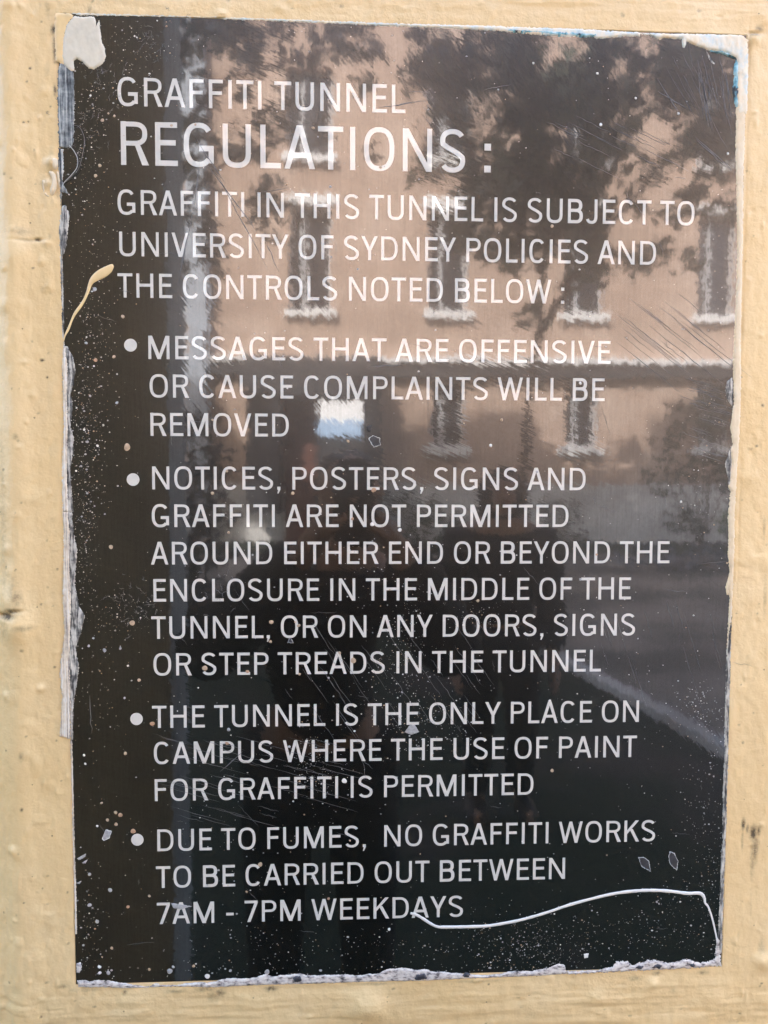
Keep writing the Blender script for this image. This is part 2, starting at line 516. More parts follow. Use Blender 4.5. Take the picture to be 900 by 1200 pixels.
def ribbon(pts, t=T, closed=False):
    pts = [p for i, p in enumerate(pts) if i == 0 or math.hypot(p[0] - pts[i - 1][0], p[1] - pts[i - 1][1]) > 1e-5]
    n = len(pts); L, R = [], []
    for i in range(n):
        a = pts[(i - 1) % n] if (closed or i) else None
        b = pts[(i + 1) % n] if (closed or i < n - 1) else None
        p = pts[i]
        def nrm(u, v):
            d = math.hypot(v[0] - u[0], v[1] - u[1]) or 1e-9
            return (-(v[1] - u[1]) / d, (v[0] - u[0]) / d)
        if a is None: m = nrm(p, b); k = 1
        elif b is None: m = nrm(a, p); k = 1
        else:
            n1, n2 = nrm(a, p), nrm(p, b)
            m = (n1[0] + n2[0], n1[1] + n2[1]); l = math.hypot(*m) or 1e-9
            m = (m[0] / l, m[1] / l)
            k = 1 / max(0.35, m[0] * n1[0] + m[1] * n1[1])
        L.append((p[0] + m[0] * t / 2 * k, p[1] + m[1] * t / 2 * k)); R.append((p[0] - m[0] * t / 2 * k, p[1] - m[1] * t / 2 * k))
    q = []
    for i in range(n if closed else n - 1):
        j = (i + 1) % n
        q.append([R[i], R[j], L[j], L[i]])
    return q


def rect(x0, y0, x1, y1): return [[(x0, y0), (x1, y0), (x1, y1), (x0, y1)]]


def diag(xb, xt, w=None, yb=0.0, yt=1.0):
    """slanting stroke with level ends; xb, xt are the left edges at foot and head"""
    if w is None:
        w = T * 0.97 * math.hypot(xt - xb, yt - yb) / (yt - yb)
    return [[(xb, yb), (xb + w, yb), (xt + w, yt), (xt, yt)]]


def glyph(ch):
    w, lb, rb, st = _glyph(ch)
    return w, lb * 1.2 + .022, rb * 1.2 + .022, st


def _glyph(ch):
    """-> (width, left bearing, right bearing, list of strokes; a stroke is a list of convex polygons)"""
    o = 0.012
    B = 0.075
    th = T * 1.05                                             # level strokes are a little thinner
    if ch == 'A':
        w = .70; dw = T * 1.06; c = w / 2
        return w, .01, .01, [diag(0, c - dw * .56, dw), diag(w - dw, c - dw * .44, dw), rect(w * .2, .255, w * .8, .255 + th)]
    if ch == 'B':
        w = .60
        up = [(0.03, 1 - th / 2), (w * .52, 1 - th / 2)] + sarc(w * .52, (1.53 - th / 2) / 2, w * .43 - Hh, (.47 - th / 2) / 2, 90, -90, 14) + [(0.03, .53)]
        lo = [(0.03, .53), (w * .54, .53)] + sarc(w * .54, (.53 + th / 2) / 2, w * .46 - Hh, (.53 - th / 2) / 2, 90, -90, 14) + [(0.03, th / 2)]
        return w, B, .05, [rect(0, 0, T, 1), ribbon(up, th + .008), ribbon(lo, th + .008)]
    if ch == 'C':
        w = .64
        return w, .05, .04, [ribbon(sarc(w / 2, .5, w / 2 - Hh, .5 - th / 2 + o, 40, 320, 34))]
    if ch == 'D':
        w = .66
        p = [(0.03, 1 - th / 2), (w * .42, 1 - th / 2)] + sarc(w * .42, .5, w * .58 - Hh, .5 - th / 2, 90, -90, 26) + [(0.03, th / 2)]
        return w, B, .055, [rect(0, 0, T, 1), ribbon(p, T * .96)]
    if ch in 'EF':
        w = .50 if ch == 'E' else .485
        s = [rect(0, 0, T, 1), rect(T * .5, 1 - th, w, 1), rect(T * .5, .47, w * .93, .47 + th)]
        if ch == 'E': s.append(rect(T * .5, 0, w + .01, th))
        return w, B, .035, s
    if ch == 'G':
        w = .68
        a = sarc(w / 2, .5, w / 2 - Hh, .5 - th / 2 + o, 40, 318, 34)
        return w, .05, .065, [ribbon(a), rect(w - T, .08, w, .48), rect(w * .52, .48 - th, w - .01, .48 + .004)]
    if ch == 'H':
        w = .66
        return w, B, B, [rect(0, 0, T, 1), rect(w - T, 0, w, 1), rect(T * .5, .46, w - T * .5, .46 + th)]
    if ch == 'I':
        return T, B + .005, B + .005, [rect(0, 0, T, 1)]
    if ch == 'J':
        w = .47
        p = [(w - Hh, 1), (w - Hh, .28)] + sarc(w / 2, .28, w / 2 - Hh, .28 - th / 2 + o, 0, -160, 14)
        return w, .02, B, [ribbon(p)]
    if ch == 'K':
        w = .64
        return w, B, .0, [rect(0, 0, T, 1), [[(T * .6, .30), (T * .6, .30 + T * 1.45), (w - .02 - T * 1.25, 1), (w - .02, 1)]], diag(w - T * 1.2, .215, T * 1.2, 0, .60)]
    if ch == 'L':
        w = .47
        return w, B, .02, [rect(0, 0, T, 1), rect(T * .5, 0, w, th)]
    if ch == 'M':
        w = .82; dw = T * 1.02
        return w, B, B, [rect(0, 0, T * .95, 1), rect(w - T * .95, 0, w, 1), diag(w / 2 - dw / 2, .0, dw * 1.25), [[(w / 2 - dw / 2, 0), (w / 2 + dw / 2, 0), (w, 1), (w - dw * 1.25, 1)]]]
    if ch == 'N':
        w = .68
        return w, B, B, [rect(0, 0, T * .95, 1), rect(w - T * .95, 0, w, 1), [[(0.0, 1), (w - T * 1.12, 0), (w, 0), (T * 1.12, 1)]]]
    if ch == 'O':
        w = .71
        return w, .05, .05, [ribbon(sarc(w / 2, .5, w / 2 - Hh, .5 - th / 2 + o, 0, 360, 44)[:-1], T * .97, True)]
    if ch in 'PR':
        w = .58 if ch == 'P' else .60
        p = [(0.03, 1 - th / 2), (w * .5, 1 - th / 2)] + sarc(w * .5, .72, w * .5 - Hh, .28 - th / 2, 90, -90, 18) + [(0.03, .44 + th / 2)]
        s = [rect(0, 0, T, 1), ribbon(p, T * .94)]
        if ch == 'R': s.append([[(w + .005 - T * 1.1, 0), (w + .03, 0), (w * .52 + T * 1.02, .47), (w * .52, .47)]])
        return (w + .02 if ch == 'R' else w), B, (.02 if ch == 'P' else .015), s
    if ch == 'S':
        w = .59
        p = sarc(w / 2, .735, w / 2 - Hh, .265 - th / 2 + o, 28, 200, 20, 2.2)
        q = sarc(w / 2, .27, w / 2 - Hh, .27 - th / 2 + o, 20, -152, 20, 2.2)
        mid = [(w * .30, .575), (w * .5, .512), (w * .70, .445)]
        return w, .045, .045, [ribbon(p + mid + q, T * .97)]
    if ch == 'T':
        w = .58
        return w, .015, .015, [rect(w / 2 - Hh, 0, w / 2 + Hh, 1), rect(0, 1 - th, w, 1)]
    if ch == 'U':
        w = .64
        p = [(Hh, 1), (Hh, .34)] + sarc(w / 2, .34, w / 2 - Hh, .34 - th / 2 + o, 180, 360, 22) + [(w - Hh, 1)]
        return w, .07, .07, [ribbon(p)]
    if ch == 'V':
        w = .68; dw = T * 1.06; c = w / 2
        return w, .01, .01, [diag(c - dw * .56, 0, dw), diag(c - dw * .44, w - dw, dw)]
    if ch == 'W':
        w = 1.02; dw = T * 1.0; a, b = w * .27, w * .73
        return w, .01, .01, [diag(a - dw * .5, 0, dw), diag(a - dw * .5, w / 2 - dw / 2, dw), diag(b - dw * .5, w / 2 - dw / 2, dw), diag(b - dw * .5, w - dw, dw)]
    if ch == 'Y':
        w = .66; dw = T * 1.1; c = w / 2
        return w, .0, .0, [rect(c - Hh, 0, c + Hh, .46), diag(c - dw * .5, 0, dw, .40, 1), diag(c - dw * .5, w - dw, dw, .40, 1)]
    if ch == '7':
        w = .52
        return w, .04, .03, [rect(0, 1 - th, w, 1), [[(w * .20, 0), (w * .20 + T * 1.08, 0), (w, 1 - th), (w - T * 1.1, 1 - th)]]]
    if ch == '-':
        return .30, .05, .05, [rect(0, .33, .30, .33 + th)]
    if ch == ',':
        return T * 1.1, .055, .05, [rect(0, 0, T * 1.1, T * 1.1), [[(T * .05, -.17), (T * .45, -.17), (T * 1.1, 0.002), (T * .35, 0.002)]]]
    if ch == ':':
        return T * 1.08, .06, .06, [rect(0, 0, T * 1.08, T * 1.08), rect(0, .55, T * 1.08, .55 + T * 1.08)]
    raise KeyError(ch)


SPACE = 0.285


def text_width(s):
    x = 0; first = None; last = 0
    for ch in s:
        if ch == ' ': x += SPACE; continue
        w, lb, rb, _ = glyph(ch)
        if first is None: first = x + lb
        x += lb + w + rb; last = x - rb
    return first, last


def letters(text, x0, x1, base, cap):
    """one line of lettering as one flat print between x0 and x1"""
    mb = MB()
    a, b = text_width(text)
    k = (x1 - x0) / (b - a)
    x = -a
    for ch in text:
        if ch == ' ': x += SPACE; continue
        w, lb, rb, st = glyph(ch)
        x += lb
        for i, polys in enumerate(st):
            y = -0.00010 - i * 0.000012
            for q in polys:
                v = [(x0 + (x + u) * k, y, base + vv * cap) for u, vv in q]
                area = sum(v[j][0] * v[(j + 1) % len(v)][2] - v[(j + 1) % len(v)][0] * v[j][2] for j in range(len(v)))
                if area < 0: v = v[::-1]
                mb.add(v, [tuple(range(len(v)))])
        x += w + rb
    o = mb.build('lettering', M_LETTER, sign)
    return o


# (text, left x, baseline at left, right x, baseline at right) in photo pixels, cap height in metres
LINES = [
    ('GRAFFITI TUNNEL', 138, 125.2, 475, 131.5, .0238),
    ('REGULATIONS', 142, 194, 545, 201.5, .0364),
    ('GRAFFITI IN THIS TUNNEL IS SUBJECT TO', 138, 251, 813.5, 264.6, .0209),
    ('UNIVERSITY OF SYDNEY POLICIES AND', 140, 300.5, 768.5, 310, .0206),
    ('THE CONTROLS NOTED BELOW :', 138, 348.5, 661, 356, .0206),
    ('MESSAGES THAT ARE OFFENSIVE', 174, 420.5, 715, 426.5, .0200),
    ('OR CAUSE COMPLAINTS WILL BE', 175.5, 465.5, 708, 470.2, .0200),
    ('REMOVED', 176.5, 511, 338.5, 511.5, .0200),
    ('NOTICES, POSTERS, SIGNS AND', 178.5, 574, 686, 574, .0200),
    ('GRAFFITI ARE NOT PERMITTED', 178, 617.6, 666, 617.6, .0200),
    ('AROUND EITHER END OR BEYOND THE', 177, 661.5, 784, 660, .0200),
    ('ENCLOSURE IN THE MIDDLE OF THE', 180, 705, 739, 702.3, .0200),
    ('TUNNEL, OR ON ANY DOORS, SIGNS', 177.5, 748.7, 744, 744.5, .0200),
    ('OR STEP TREADS IN THE TUNNEL', 180, 792, 704, 786.5, .0200),
    ('THE TUNNEL IS THE ONLY PLACE ON', 178.5, 853, 748.5, 846, .0200),
    ('CAMPUS WHERE THE USE OF PAINT', 180.5, 895.8, 746, 886.6, .0200),
    ('FOR GRAFFITI IS PERMITTED', 181.5, 939, 625, 931, .0200),
    ('DUE TO FUMES,  NO GRAFFITI WORKS', 184.5, 998.2, 767.5, 985, .0200),
    ('TO BE CARRIED OUT BETWEEN', 183, 1041, 662, 1029.5, .0200),
    ('7AM - 7PM WEEKDAYS', 184, 1082.5, 542.5, 1074.5, .0198),
]
for s, xa, ya, xb, yb, cap in LINES:
    a, b = W2(xa, ya), W2(xb, yb)
    letters(s, a[0], b[0], (a[1] + b[1]) / 2, cap)
a, b = W2(567.5, 202), W2(575, 202)
mb = MB()
for zz in (0, .0187):
    x0, x1, z0 = a[0], b[0], a[1] + zz
    mb.add([(x0, -.0001, z0), (x1, -.0001, z0), (x1, -.0001, z0 + .0057), (x0, -.0001, z0 + .0057)], [(0, 1, 2, 3)])
mb.build('lettering', M_LETTER, sign)
disc = None
for px, py in [(153, 404.5), (156, 562), (160, 842.5), (161, 984)]:
    x, z = W2(px, py)
    n = 32; r = .0055
    v = [(x + r * math.cos(2 * math.pi * i / n), -.0001, z + r * math.sin(2 * math.pi * i / n)) for i in range(n)]
    mesh_obj('bullet', v, [tuple(range(n))], M_LETTER, sign)


# ---- paint lying on the face and edges of the sign
def px_poly(pts, ox=0, oy=0, k=1.0):
    return [W2(ox + x / k, oy + y / k) for x, y in pts]


def densify(poly, step, jit, closed=True):
    out = []
    n = len(poly)
    for i in range(n if closed else n - 1):
        a, b = poly[i], poly[(i + 1) % n]
        L = math.hypot(b[0] - a[0], b[1] - a[1]); m = max(1, int(L / step))
        for j in range(m):
            t = j / m
            out.append((a[0] + (b[0] - a[0]) * t, a[1] + (b[1] - a[1]) * t))
    if jit:
        out = [(x + random.gauss(0, jit), z + random.gauss(0, jit)) for x, z in out]
    return out


def smooth_poly(poly, it=2):
    for _ in range(it):                                       # corner cutting
        out = []
        for i in range(len(poly)):
            a, b = poly[i], poly[(i + 1) % len(poly)]
            out += [(a[0] * .75 + b[0] * .25, a[1] * .75 + b[1] * .25), (a[0] * .25 + b[0] * .75, a[1] * .25 + b[1] * .75)]
        poly = out
    return poly


def relief(name, poly, h, mat, parent=sign, step=.0009, jit=.00018, edge=.0012, rough=.35, base=-.00002, smooth=True, fscale=350):
    """a lump of paint with a ragged outline and rounded shoulders"""
    poly = densify(poly, step, jit)
    P = np.array(poly)
    Q = np.roll(P, -1, 0)
    lo, hi = P.min(0), P.max(0)
    gx = np.arange(lo[0], hi[0], step * 1.15); gz = np.arange(lo[1], hi[1], step * 1.15)
    G = np.stack(np.meshgrid(gx, gz), -1).reshape(-1, 2) + rng.normal(0, step * .2, (len(gx) * len(gz), 2))
    ins = np.zeros(len(G), bool)
    for a, b in zip(P, Q):
        c = (a[1] > G[:, 1]) != (b[1] > G[:, 1])
        with np.errstate(divide='ignore', invalid='ignore'):
            ins ^= c & (G[:, 0] < (b[0] - a[0]) * (G[:, 1] - a[1]) / (b[1] - a[1]) + a[0])
    G = G[ins]
    d = np.full(len(G), 9.0)
    for a, b in zip(P, Q):
        ab = b - a
        t = np.clip(((G - a) @ ab) / max(ab @ ab, 1e-14), 0, 1)
        d = np.minimum(d, np.hypot(*(G - a - t[:, None] * ab).T))
    keep = d > step * .35
    G, d = G[keep], d[keep]
    n = len(P)
    pts = [Vector((float(x), float(z))) for x, z in np.vstack([P, G])]
    r = delaunay_2d_cdt(pts, [], [list(range(n))], 1, 1e-7)
    vv, ff, ov = r[0], r[2], r[3]
    hs = []
    for i, o in enumerate(ov):
        k = max(o) if o else 0
        if k < n:
            hs.append(0.0)
        else:
            t = min(1, d[k - n] / edge)
            hs.append(h * math.sqrt(1 - (1 - t) ** 2))
    A = np.array([(v.x, v.y) for v in vv])
    nz = fbm(A[:, 0] * fscale + 50, A[:, 1] * fscale * .5 + 50, 71, 3)
    verts = [(A[i, 0], base - hs[i] * (1 + rough * 2 * nz[i]), A[i, 1]) for i in range(len(A))]
    faces = []
    for f in ff:
        f = list(f)
        ar = sum(A[f[j], 0] * A[f[(j + 1) % len(f)], 1] - A[f[(j + 1) % len(f)], 0] * A[f[j], 1] for j in range(len(f)))
        faces.append(tuple(f if ar > 0 else f[::-1]))
    return mesh_obj(name, verts, faces, mat, parent, smooth)


# grey-white patch and cream lap at the upper left corner
relief('paint_patch', px_poly([(312, 120), (330, 95), (350, 75), (375, 80), (440, 78), (452, 106), (448, 130), (465, 93), (470, 140), (478, 200), (490, 225), (497, 265), (482, 300), (442, 325), (415, 320), (385, 290),
                               (362, 277), (345, 285), (350, 330), (332, 336), (300, 305), (292, 260), (298, 180)], 0, 0, 4), .0009, M_PATCH, edge=.0016)
relief('cream_lap', px_poly([(258, 60), (332, 64), (345, 76), (325, 100), (310, 130), (300, 190), (296, 262), (304, 308), (282, 296), (262, 290), (256, 180)], 0, 0, 4), .0006, M_CREAM, edge=.003, jit=.0003)
# scuffed film down the left edge
relief('peeling_film', px_poly([(284, 292), (310, 312), (346, 342), (349, 500), (345, 668), (330, 690), (292, 692), (277, 690), (270, 480), (272, 330)], 0, 0, 4), .0005, M_FILM, jit=.0003)
relief('peeling_film', px_poly([(275, 692), (297, 700), (299, 800), (290, 850), (322, 908), (290, 900), (284, 970), (280, 880), (272, 760)], 0, 0, 4), .0005, M_FILM, jit=.0003)
relief('peeling_film', px_poly([(290, 965), (308, 962), (326, 1010), (318, 1070), (312, 1140), (300, 1195), (284, 1200), (276, 1080), (284, 1010)], 0, 0, 4), .0007, M_PEELIN, jit=.0003)
relief('peeling_film', px_poly([(281, 0), (293, 0), (296, 120), (300, 300), (299, 395), (292, 380), (287, 180)], 0, 300, 4), .0006, M_PEELIN, jit=.0002)
out2 = [(298, 395), (291, 500), (296, 700), (299, 800), (290, 1000), (294, 1200)]
in2 = [(345, 1200), (336, 1100), (330, 1000), (341, 930), (346, 850), (331, 800), (341, 700), (331, 650), (346, 600), (353, 530), (340, 465), (312, 420)]
relief('peeling_edge', px_poly(out2 + [(320, 1200), (314, 1000), (318, 800), (312, 640), (318, 520), (305, 430)], 0, 300, 4), .0011, M_PEEL, jit=.0003)
relief('peeling_film', px_poly([(303, 425), (316, 520), (311, 640), (316, 800), (312, 1000), (318, 1200)] + in2, 0, 300, 4), .0005, M_PEELIN, jit=.0003)
out3 = [(294, 0), (299, 100), (294, 400), (299, 500), (304, 560), (285, 700), (279, 760), (292, 860), (284, 980), (279, 1050), (330, 1066)]
relief('peeling_edge', px_poly(out3 + [(332, 900), (326, 700), (330, 560), (334, 420), (326, 250), (330, 120), (318, 0)], 0, 600, 4), .0011, M_PEEL, jit=.0003)
relief('peeling_film', px_poly([(317, 0), (328, 120), (324, 250), (332, 420), (328, 560), (324, 700), (329, 900), (332, 1066), (341, 1065), (346, 900), (356, 830), (369, 730), (355, 640), (380, 560), (399, 485), (369, 440), (351, 330), (356, 260),
                                (363, 180), (346, 100), (336, 0)], 0, 600, 4), .0006, M_PEELIN, jit=.0003)
relief('pale_edge', px_poly([(330, 265), (338, 268), (344, 500), (350, 760), (358, 1000), (362, 1180), (353, 1180), (349, 1000), (343, 800), (336, 500)], 0, 800, 4), .0006, M_PEEL, jit=.0002)
# right-hand edge: lapped cream paint with a torn inner border
inr = [(863, 95), (862.5, 130), (862, 165), (863.5, 250), (864, 300), (862, 360), (860, 400), (859, 432), (860, 470), (858, 485), (856, 500), (858.5, 522), (855.5, 527), (857.5, 545), (853.7, 570), (856, 576), (854.5, 590), (853, 607), (853.8, 625), (853, 650), (855, 670), (851.5, 688), (855, 700),
       (851.5, 760), (850.5, 800), (849, 850), (849, 880), (847, 930), (846.5, 985), (844.5, 1010), (843.5, 1050), (842, 1080), (840.5, 1115)]
outr = [(845.5, 1118), (848, 1050), (851.5, 960), (853.5, 880), (855.5, 800), (857.5, 720), (860.5, 650), (861, 600), (864, 550), (867, 500), (868.5, 450), (868, 400), (870, 300), (871.5, 200), (874, 120)]
relief('cream_lap', px_poly(inr[:24] + outr[5:]), .0011, M_CREAMPALE, jit=.00028, edge=.0026)
relief('pale_edge', px_poly(inr[23:] + outr[:6]), .0008, M_PEELIN, jit=.0003)
relief('peeling_film', px_poly([(858, 442), (852, 447), (850, 458), (852, 468), (858, 476), (859.5, 460)]), .0005, M_PEELIN)
relief('peeling_film', px_poly([(857, 522), (849.5, 544), (853, 560), (856, 575), (857.5, 545)]), .0006, M_PEELIN)
relief('peeling_film', px_poly([(855, 672), (850, 688), (852, 698), (856, 690)]), .0007, M_CREAMPALE)
# top edge and upper right corner
ttop = [(84, 15), (200, 18.5), (330, 22.5), (450, 27), (560, 30), (680, 34), (750, 38)]
tbot = [(750, 43), (735, 42.5), (700, 45.5), (692, 43), (660, 43), (600, 38), (585, 36.5), (520, 33), (450, 30.5), (380, 27), (262, 22.5), (256, 20.5), (180, 19), (90, 18)]
relief('pale_edge', px_poly(ttop + tbot), .0007, M_CYAN, jit=.0003)
relief('cyan_edge', px_poly([(590, 34), (640, 36), (700, 39.5), (697, 43), (680, 44), (672, 41.5), (655, 42.5), (630, 38.5), (612, 39), (596, 37)]), .0009, M_CYANB, jit=.0003)
relief('corner_paint', px_poly([(-10, 185), (190, 190), (400, 193), (575, 198), (606, 228), (608, 400), (602, 600), (598, 640), (545, 650), (540, 560), (545, 400), (541, 328), (460, 291), (380, 282), (300, 252), (262, 232), (253, 266), (240, 268), (233, 222), (140, 214), (110, 224), (70, 206)], 750, 0, 4.8),
       .0013, M_CYAN, jit=.0003, edge=.003)
relief('cyan_edge', px_poly([(541, 325), (553, 360), (551, 470), (552, 640), (546, 690), (541, 600), (528, 580), (520, 500), (530, 430), (526, 380), (534, 345)], 750, 0, 4.8), .0015, M_CYANB, jit=.0003)
relief('cyan_edge', px_poly([(380, 280), (460, 288), (535, 320), (541, 336), (460, 304), (400, 292)], 750, 0, 4.8), .0015, M_CYANB, jit=.0003)
relief('white_scrape', px_poly([(370, 284), (382, 300), (400, 330), (424, 362), (408, 360), (386, 330)], 750, 0, 4.8), .0003, M_PEELIN, jit=.0002)
# crust along the lower edge
ct = [(90, 1148), (100, 1146), (108, 1147), (116, 1145), (125, 1147), (132, 1149), (150, 1151.5), (168, 1153), (176, 1150), (183, 1147), (188, 1151), (200, 1152), (225, 1149.5), (240, 1147), (255, 1145.5), (268, 1144), (300, 1142), (312, 1140), (318, 1142), (345, 1141),
      (352, 1139), (360, 1141), (395, 1140.5), (425, 1139), (445, 1137), (452, 1133), (470, 1131.5), (490, 1132), (510, 1134), (530, 1137), (560, 1138), (590, 1137), (610, 1136.5), (640, 1134), (655, 1129), (662, 1131), (664, 1135)]
cb = [(664, 1141), (640, 1143), (590, 1145), (540, 1147), (500, 1149), (450, 1150), (400, 1151.5), (350, 1153), (300, 1154.5), (250, 1157), (200, 1156), (150, 1158), (120, 1157), (92, 1157)]
ct = [(x, y + 2.4 + 9 * float(fbm(np.array([x * .045]), np.array([3.3]), 171, 4)[0])) for x, y in densify(ct, 2.5, 0, False)]
relief('edge_crust', px_poly(ct + cb), .0007, M_CRUST, jit=.0002)
relief('edge_crust', px_poly([(664, 1138), (700, 1137), (718, 1133), (722, 1127), (735, 1126), (742, 1131), (752, 1128), (760, 1124.5), (772, 1126), (785, 1129), (795, 1126), (806, 1124), (818, 1128), (830, 1127), (838, 1122), (840, 1100), (843, 1098), (845, 1132), (800, 1135), (720, 1139), (664, 1142)]), .0009, M_CRUST, jit=.0005)
for pts in ([(342, 1147), (346, 1143), (352, 1143), (354, 1148), (348, 1151)], [(484, 1147), (488, 1141), (498, 1140), (501, 1146), (492, 1148)], [(540, 1144), (546, 1139), (551, 1141), (549, 1145)], [(742, 1134), (748, 1130), (754, 1131), (752, 1135)],
            [(762, 1133), (770, 1128), (776, 1130), (772, 1135)], [(806, 1130), (812, 1127), (816, 1131), (810, 1133)]):
    relief('dark_chip', px_poly(pts), .0021, plain('dark_chip_paint', (.03, .03, .035), .5, .4, 300) if 'dark_chip_paint' not in bpy.data.materials else bpy.data.materials['dark_chip_paint'])
relief('white_chip', px_poly([(358, 916), (378, 910), (385, 935), (372, 962), (358, 960)], 0, 900, 4), .0012, M_CRUST)
# the cream splash with a long tail
relief('cream_splash', smooth_poly(px_poly([(533, 44), (525, 36), (500, 46), (455, 68), (425, 98), (413, 130), (404, 170), (384, 215), (345, 264), (328, 310), (313, 345), (299, 374), (297, 398), (302, 398), (307, 374), (326, 348), (345, 288), (390, 232), (421, 165), (431, 132), (455, 117), (492, 102), (522, 78), (534, 54)], 0, 300, 4), 2),
       .0007, M_CREAM, step=.0005, jit=0, edge=.0022, rough=.1)
# white dribble
pts = [(481, 1070), (487, 1071.5), (495, 1076), (505, 1082.5), (513, 1086), (522, 1086.3), (545, 1086), (570, 1085), (590, 1082), (612, 1077.5), (640, 1069.5), (665, 1061), (690, 1054), (720, 1047), (745, 1044), (765, 1043.3), (785, 1044.3), (805, 1046.8), (818, 1046.5), (823, 1048.5), (825.5, 1053), (826.2, 1058), (829.5, 1062), (833, 1071), (836, 1082), (839.5, 1098), (841, 1106)]
rad = [1.4, 1.6, 1.7, 1.8, 1.5, 2.0, 1.9, 1.9, 1.8, 1.75, 1.7, 1.8, 1.75, 1.9, 2.0, 2.0, 2.0, 2.1, 2.2, 2.1, 1.7, 1.3, 1.2, 1.1, 1.1, 1.1, 1.4]
mb = MB()
sub, sr = [], []
for i in range(len(pts) - 1):
    p0, p1, p2, p3 = pts[max(i - 1, 0)], pts[i], pts[i + 1], pts[min(i + 2, len(pts) - 1)]
    for j in range(5):
        t = j / 5
        q = [0.5 * (2 * p1[c] + (p2[c] - p0[c]) * t + (2 * p0[c] - 5 * p1[c] + 4 * p2[c] - p3[c]) * t * t + (3 * p1[c] - p0[c] - 3 * p2[c] + p3[c]) * t ** 3) for c in (0, 1)]
        x, z = W2(*q); sub.append((x, -.0002, z)); sr.append((rad[i] * (1 - t) + rad[i + 1] * t) * .00076 * random.uniform(.9, 1.1))
mb.tube(sub, sr, 10, flat=.32)
mb.build('white_dribble', M_WHITE, sign, True)


def hair(name, pts, r, mat, y=-.0006, bow=.0):
    mb = MB(); n = len(pts)
    s = []
    for i in range(n - 1):
        p0, p1, p2, p3 = pts[max(i - 1, 0)], pts[i], pts[i + 1], pts[min(i + 2, n - 1)]
        for j in range(6):
            t = j / 6
            q = [0.5 * (2 * p1[c] + (p2[c] - p0[c]) * t + (2 * p0[c] - 5 * p1[c] + 4 * p2[c] - p3[c]) * t * t + (3 * p1[c] - p0[c] - 3 * p2[c] + p3[c]) * t ** 3) for c in (0, 1)]
            x, z = W2(*q); s.append((x, y - bow * math.sin(math.pi * (i + t) / (n - 1)), z))
    mb.tube(s, r, 6)
    return mb.build(name, mat, sign, True)


q4 = lambda L, ox, oy: [(ox + a / 4, oy + b / 4) for a, b in L]
hair('paint_thread', q4([(340, 588), (375, 600), (398, 645), (398, 700), (375, 790), (335, 835), (305, 858)], 0, 0), .00022, M_SCRATCH, bow=.002)
hair('paint_thread', q4([(328, 684), (352, 715), (368, 750), (366, 790), (340, 825), (302, 862), (292, 890)], 0, 0), .0003, plain('thread_pale', (.45, .45, .43), .5, .2, 200), bow=.002)
for pp in ([(236, 752), (250, 738), (270, 746), (274, 778), (262, 800), (246, 790)], [(226, 800), (256, 806), (270, 850), (262, 900), (240, 924), (232, 890), (246, 850), (238, 826)], [(264, 800), (276, 800), (284, 860), (280, 890), (270, 860)], [(196, 850), (204, 842), (214, 850), (206, 880), (216, 908), (236, 922), (224, 926), (202, 902)]):
    relief('paint_lump', smooth_poly(px_poly(pp, 0, 0, 4), 1), .0016, M_CREAMPALE, jit=.0001, edge=.0022)
# flakes: glue outlines, chips
def flake(pts, outline=True, mat=None, fill=None):
    o = relief('paint_flake', px_poly(pts), .0003, fill or M_GREYSPOT, jit=.0001, step=.0006)
    if outline:
        mb = MB(); P = [(*W2(*p),) for p in pts]; P = densify(P + [], .0011, .00022)
        mb.tube([(x, -.00022, z) for x, z in P + P[:1]], [random.uniform(.0001, .0004) for _ in range(len(P) + 1)], 6)
        mb.build('flake_rim', mat or M_RIM, o)
    return o


M_RIM = plain('flake_rim_grey', (.50, .50, .48), .5, .4, 500)
M_DARKFILL = plain('flake_dark', (.035, .035, .037), .4, .4, 200)
flake([(748, 1005), (754, 1004.5), (760, 1009), (762.5, 1021), (752, 1015)], True, None, M_DARKFILL)
flake([(785, 998), (790, 1000), (794.5, 1009), (793, 1020), (785, 1012), (783.5, 1004)], True, None, M_DARKFILL)
flake([(337, 753), (340, 747), (344, 753)], True, M_GREYSPOT, M_DARKFILL)
flake([(120, 983), (124, 972), (131, 974), (128, 982), (122, 985)], True, M_WHITE, M_GREYSPOT)
flake([(474, 858), (480, 850), (486, 849), (491, 858), (482, 861)], False)
flake([(432, 514), (437, 510), (445, 514), (446, 521), (438, 524)], True, M_WHITE, M_DARKFILL)
flake([(429, 500), (436, 498), (435, 505), (431, 506)], False, None, M_DARKFILL)
flake([(90, 1006), (101, 1000), (100, 1004), (93, 1008)], False)
flake([(96, 1011), (103, 1007), (100, 1012)], False)
flake([(89, 1035), (96, 1032), (93, 1036)], False)
flake([(684, 1118), (690, 1117), (689, 1122), (685, 1123)], False, None, M_WHITE)
flake([(200, 1058), (214, 1060), (225, 1062), (212, 1066), (203, 1064)], False)

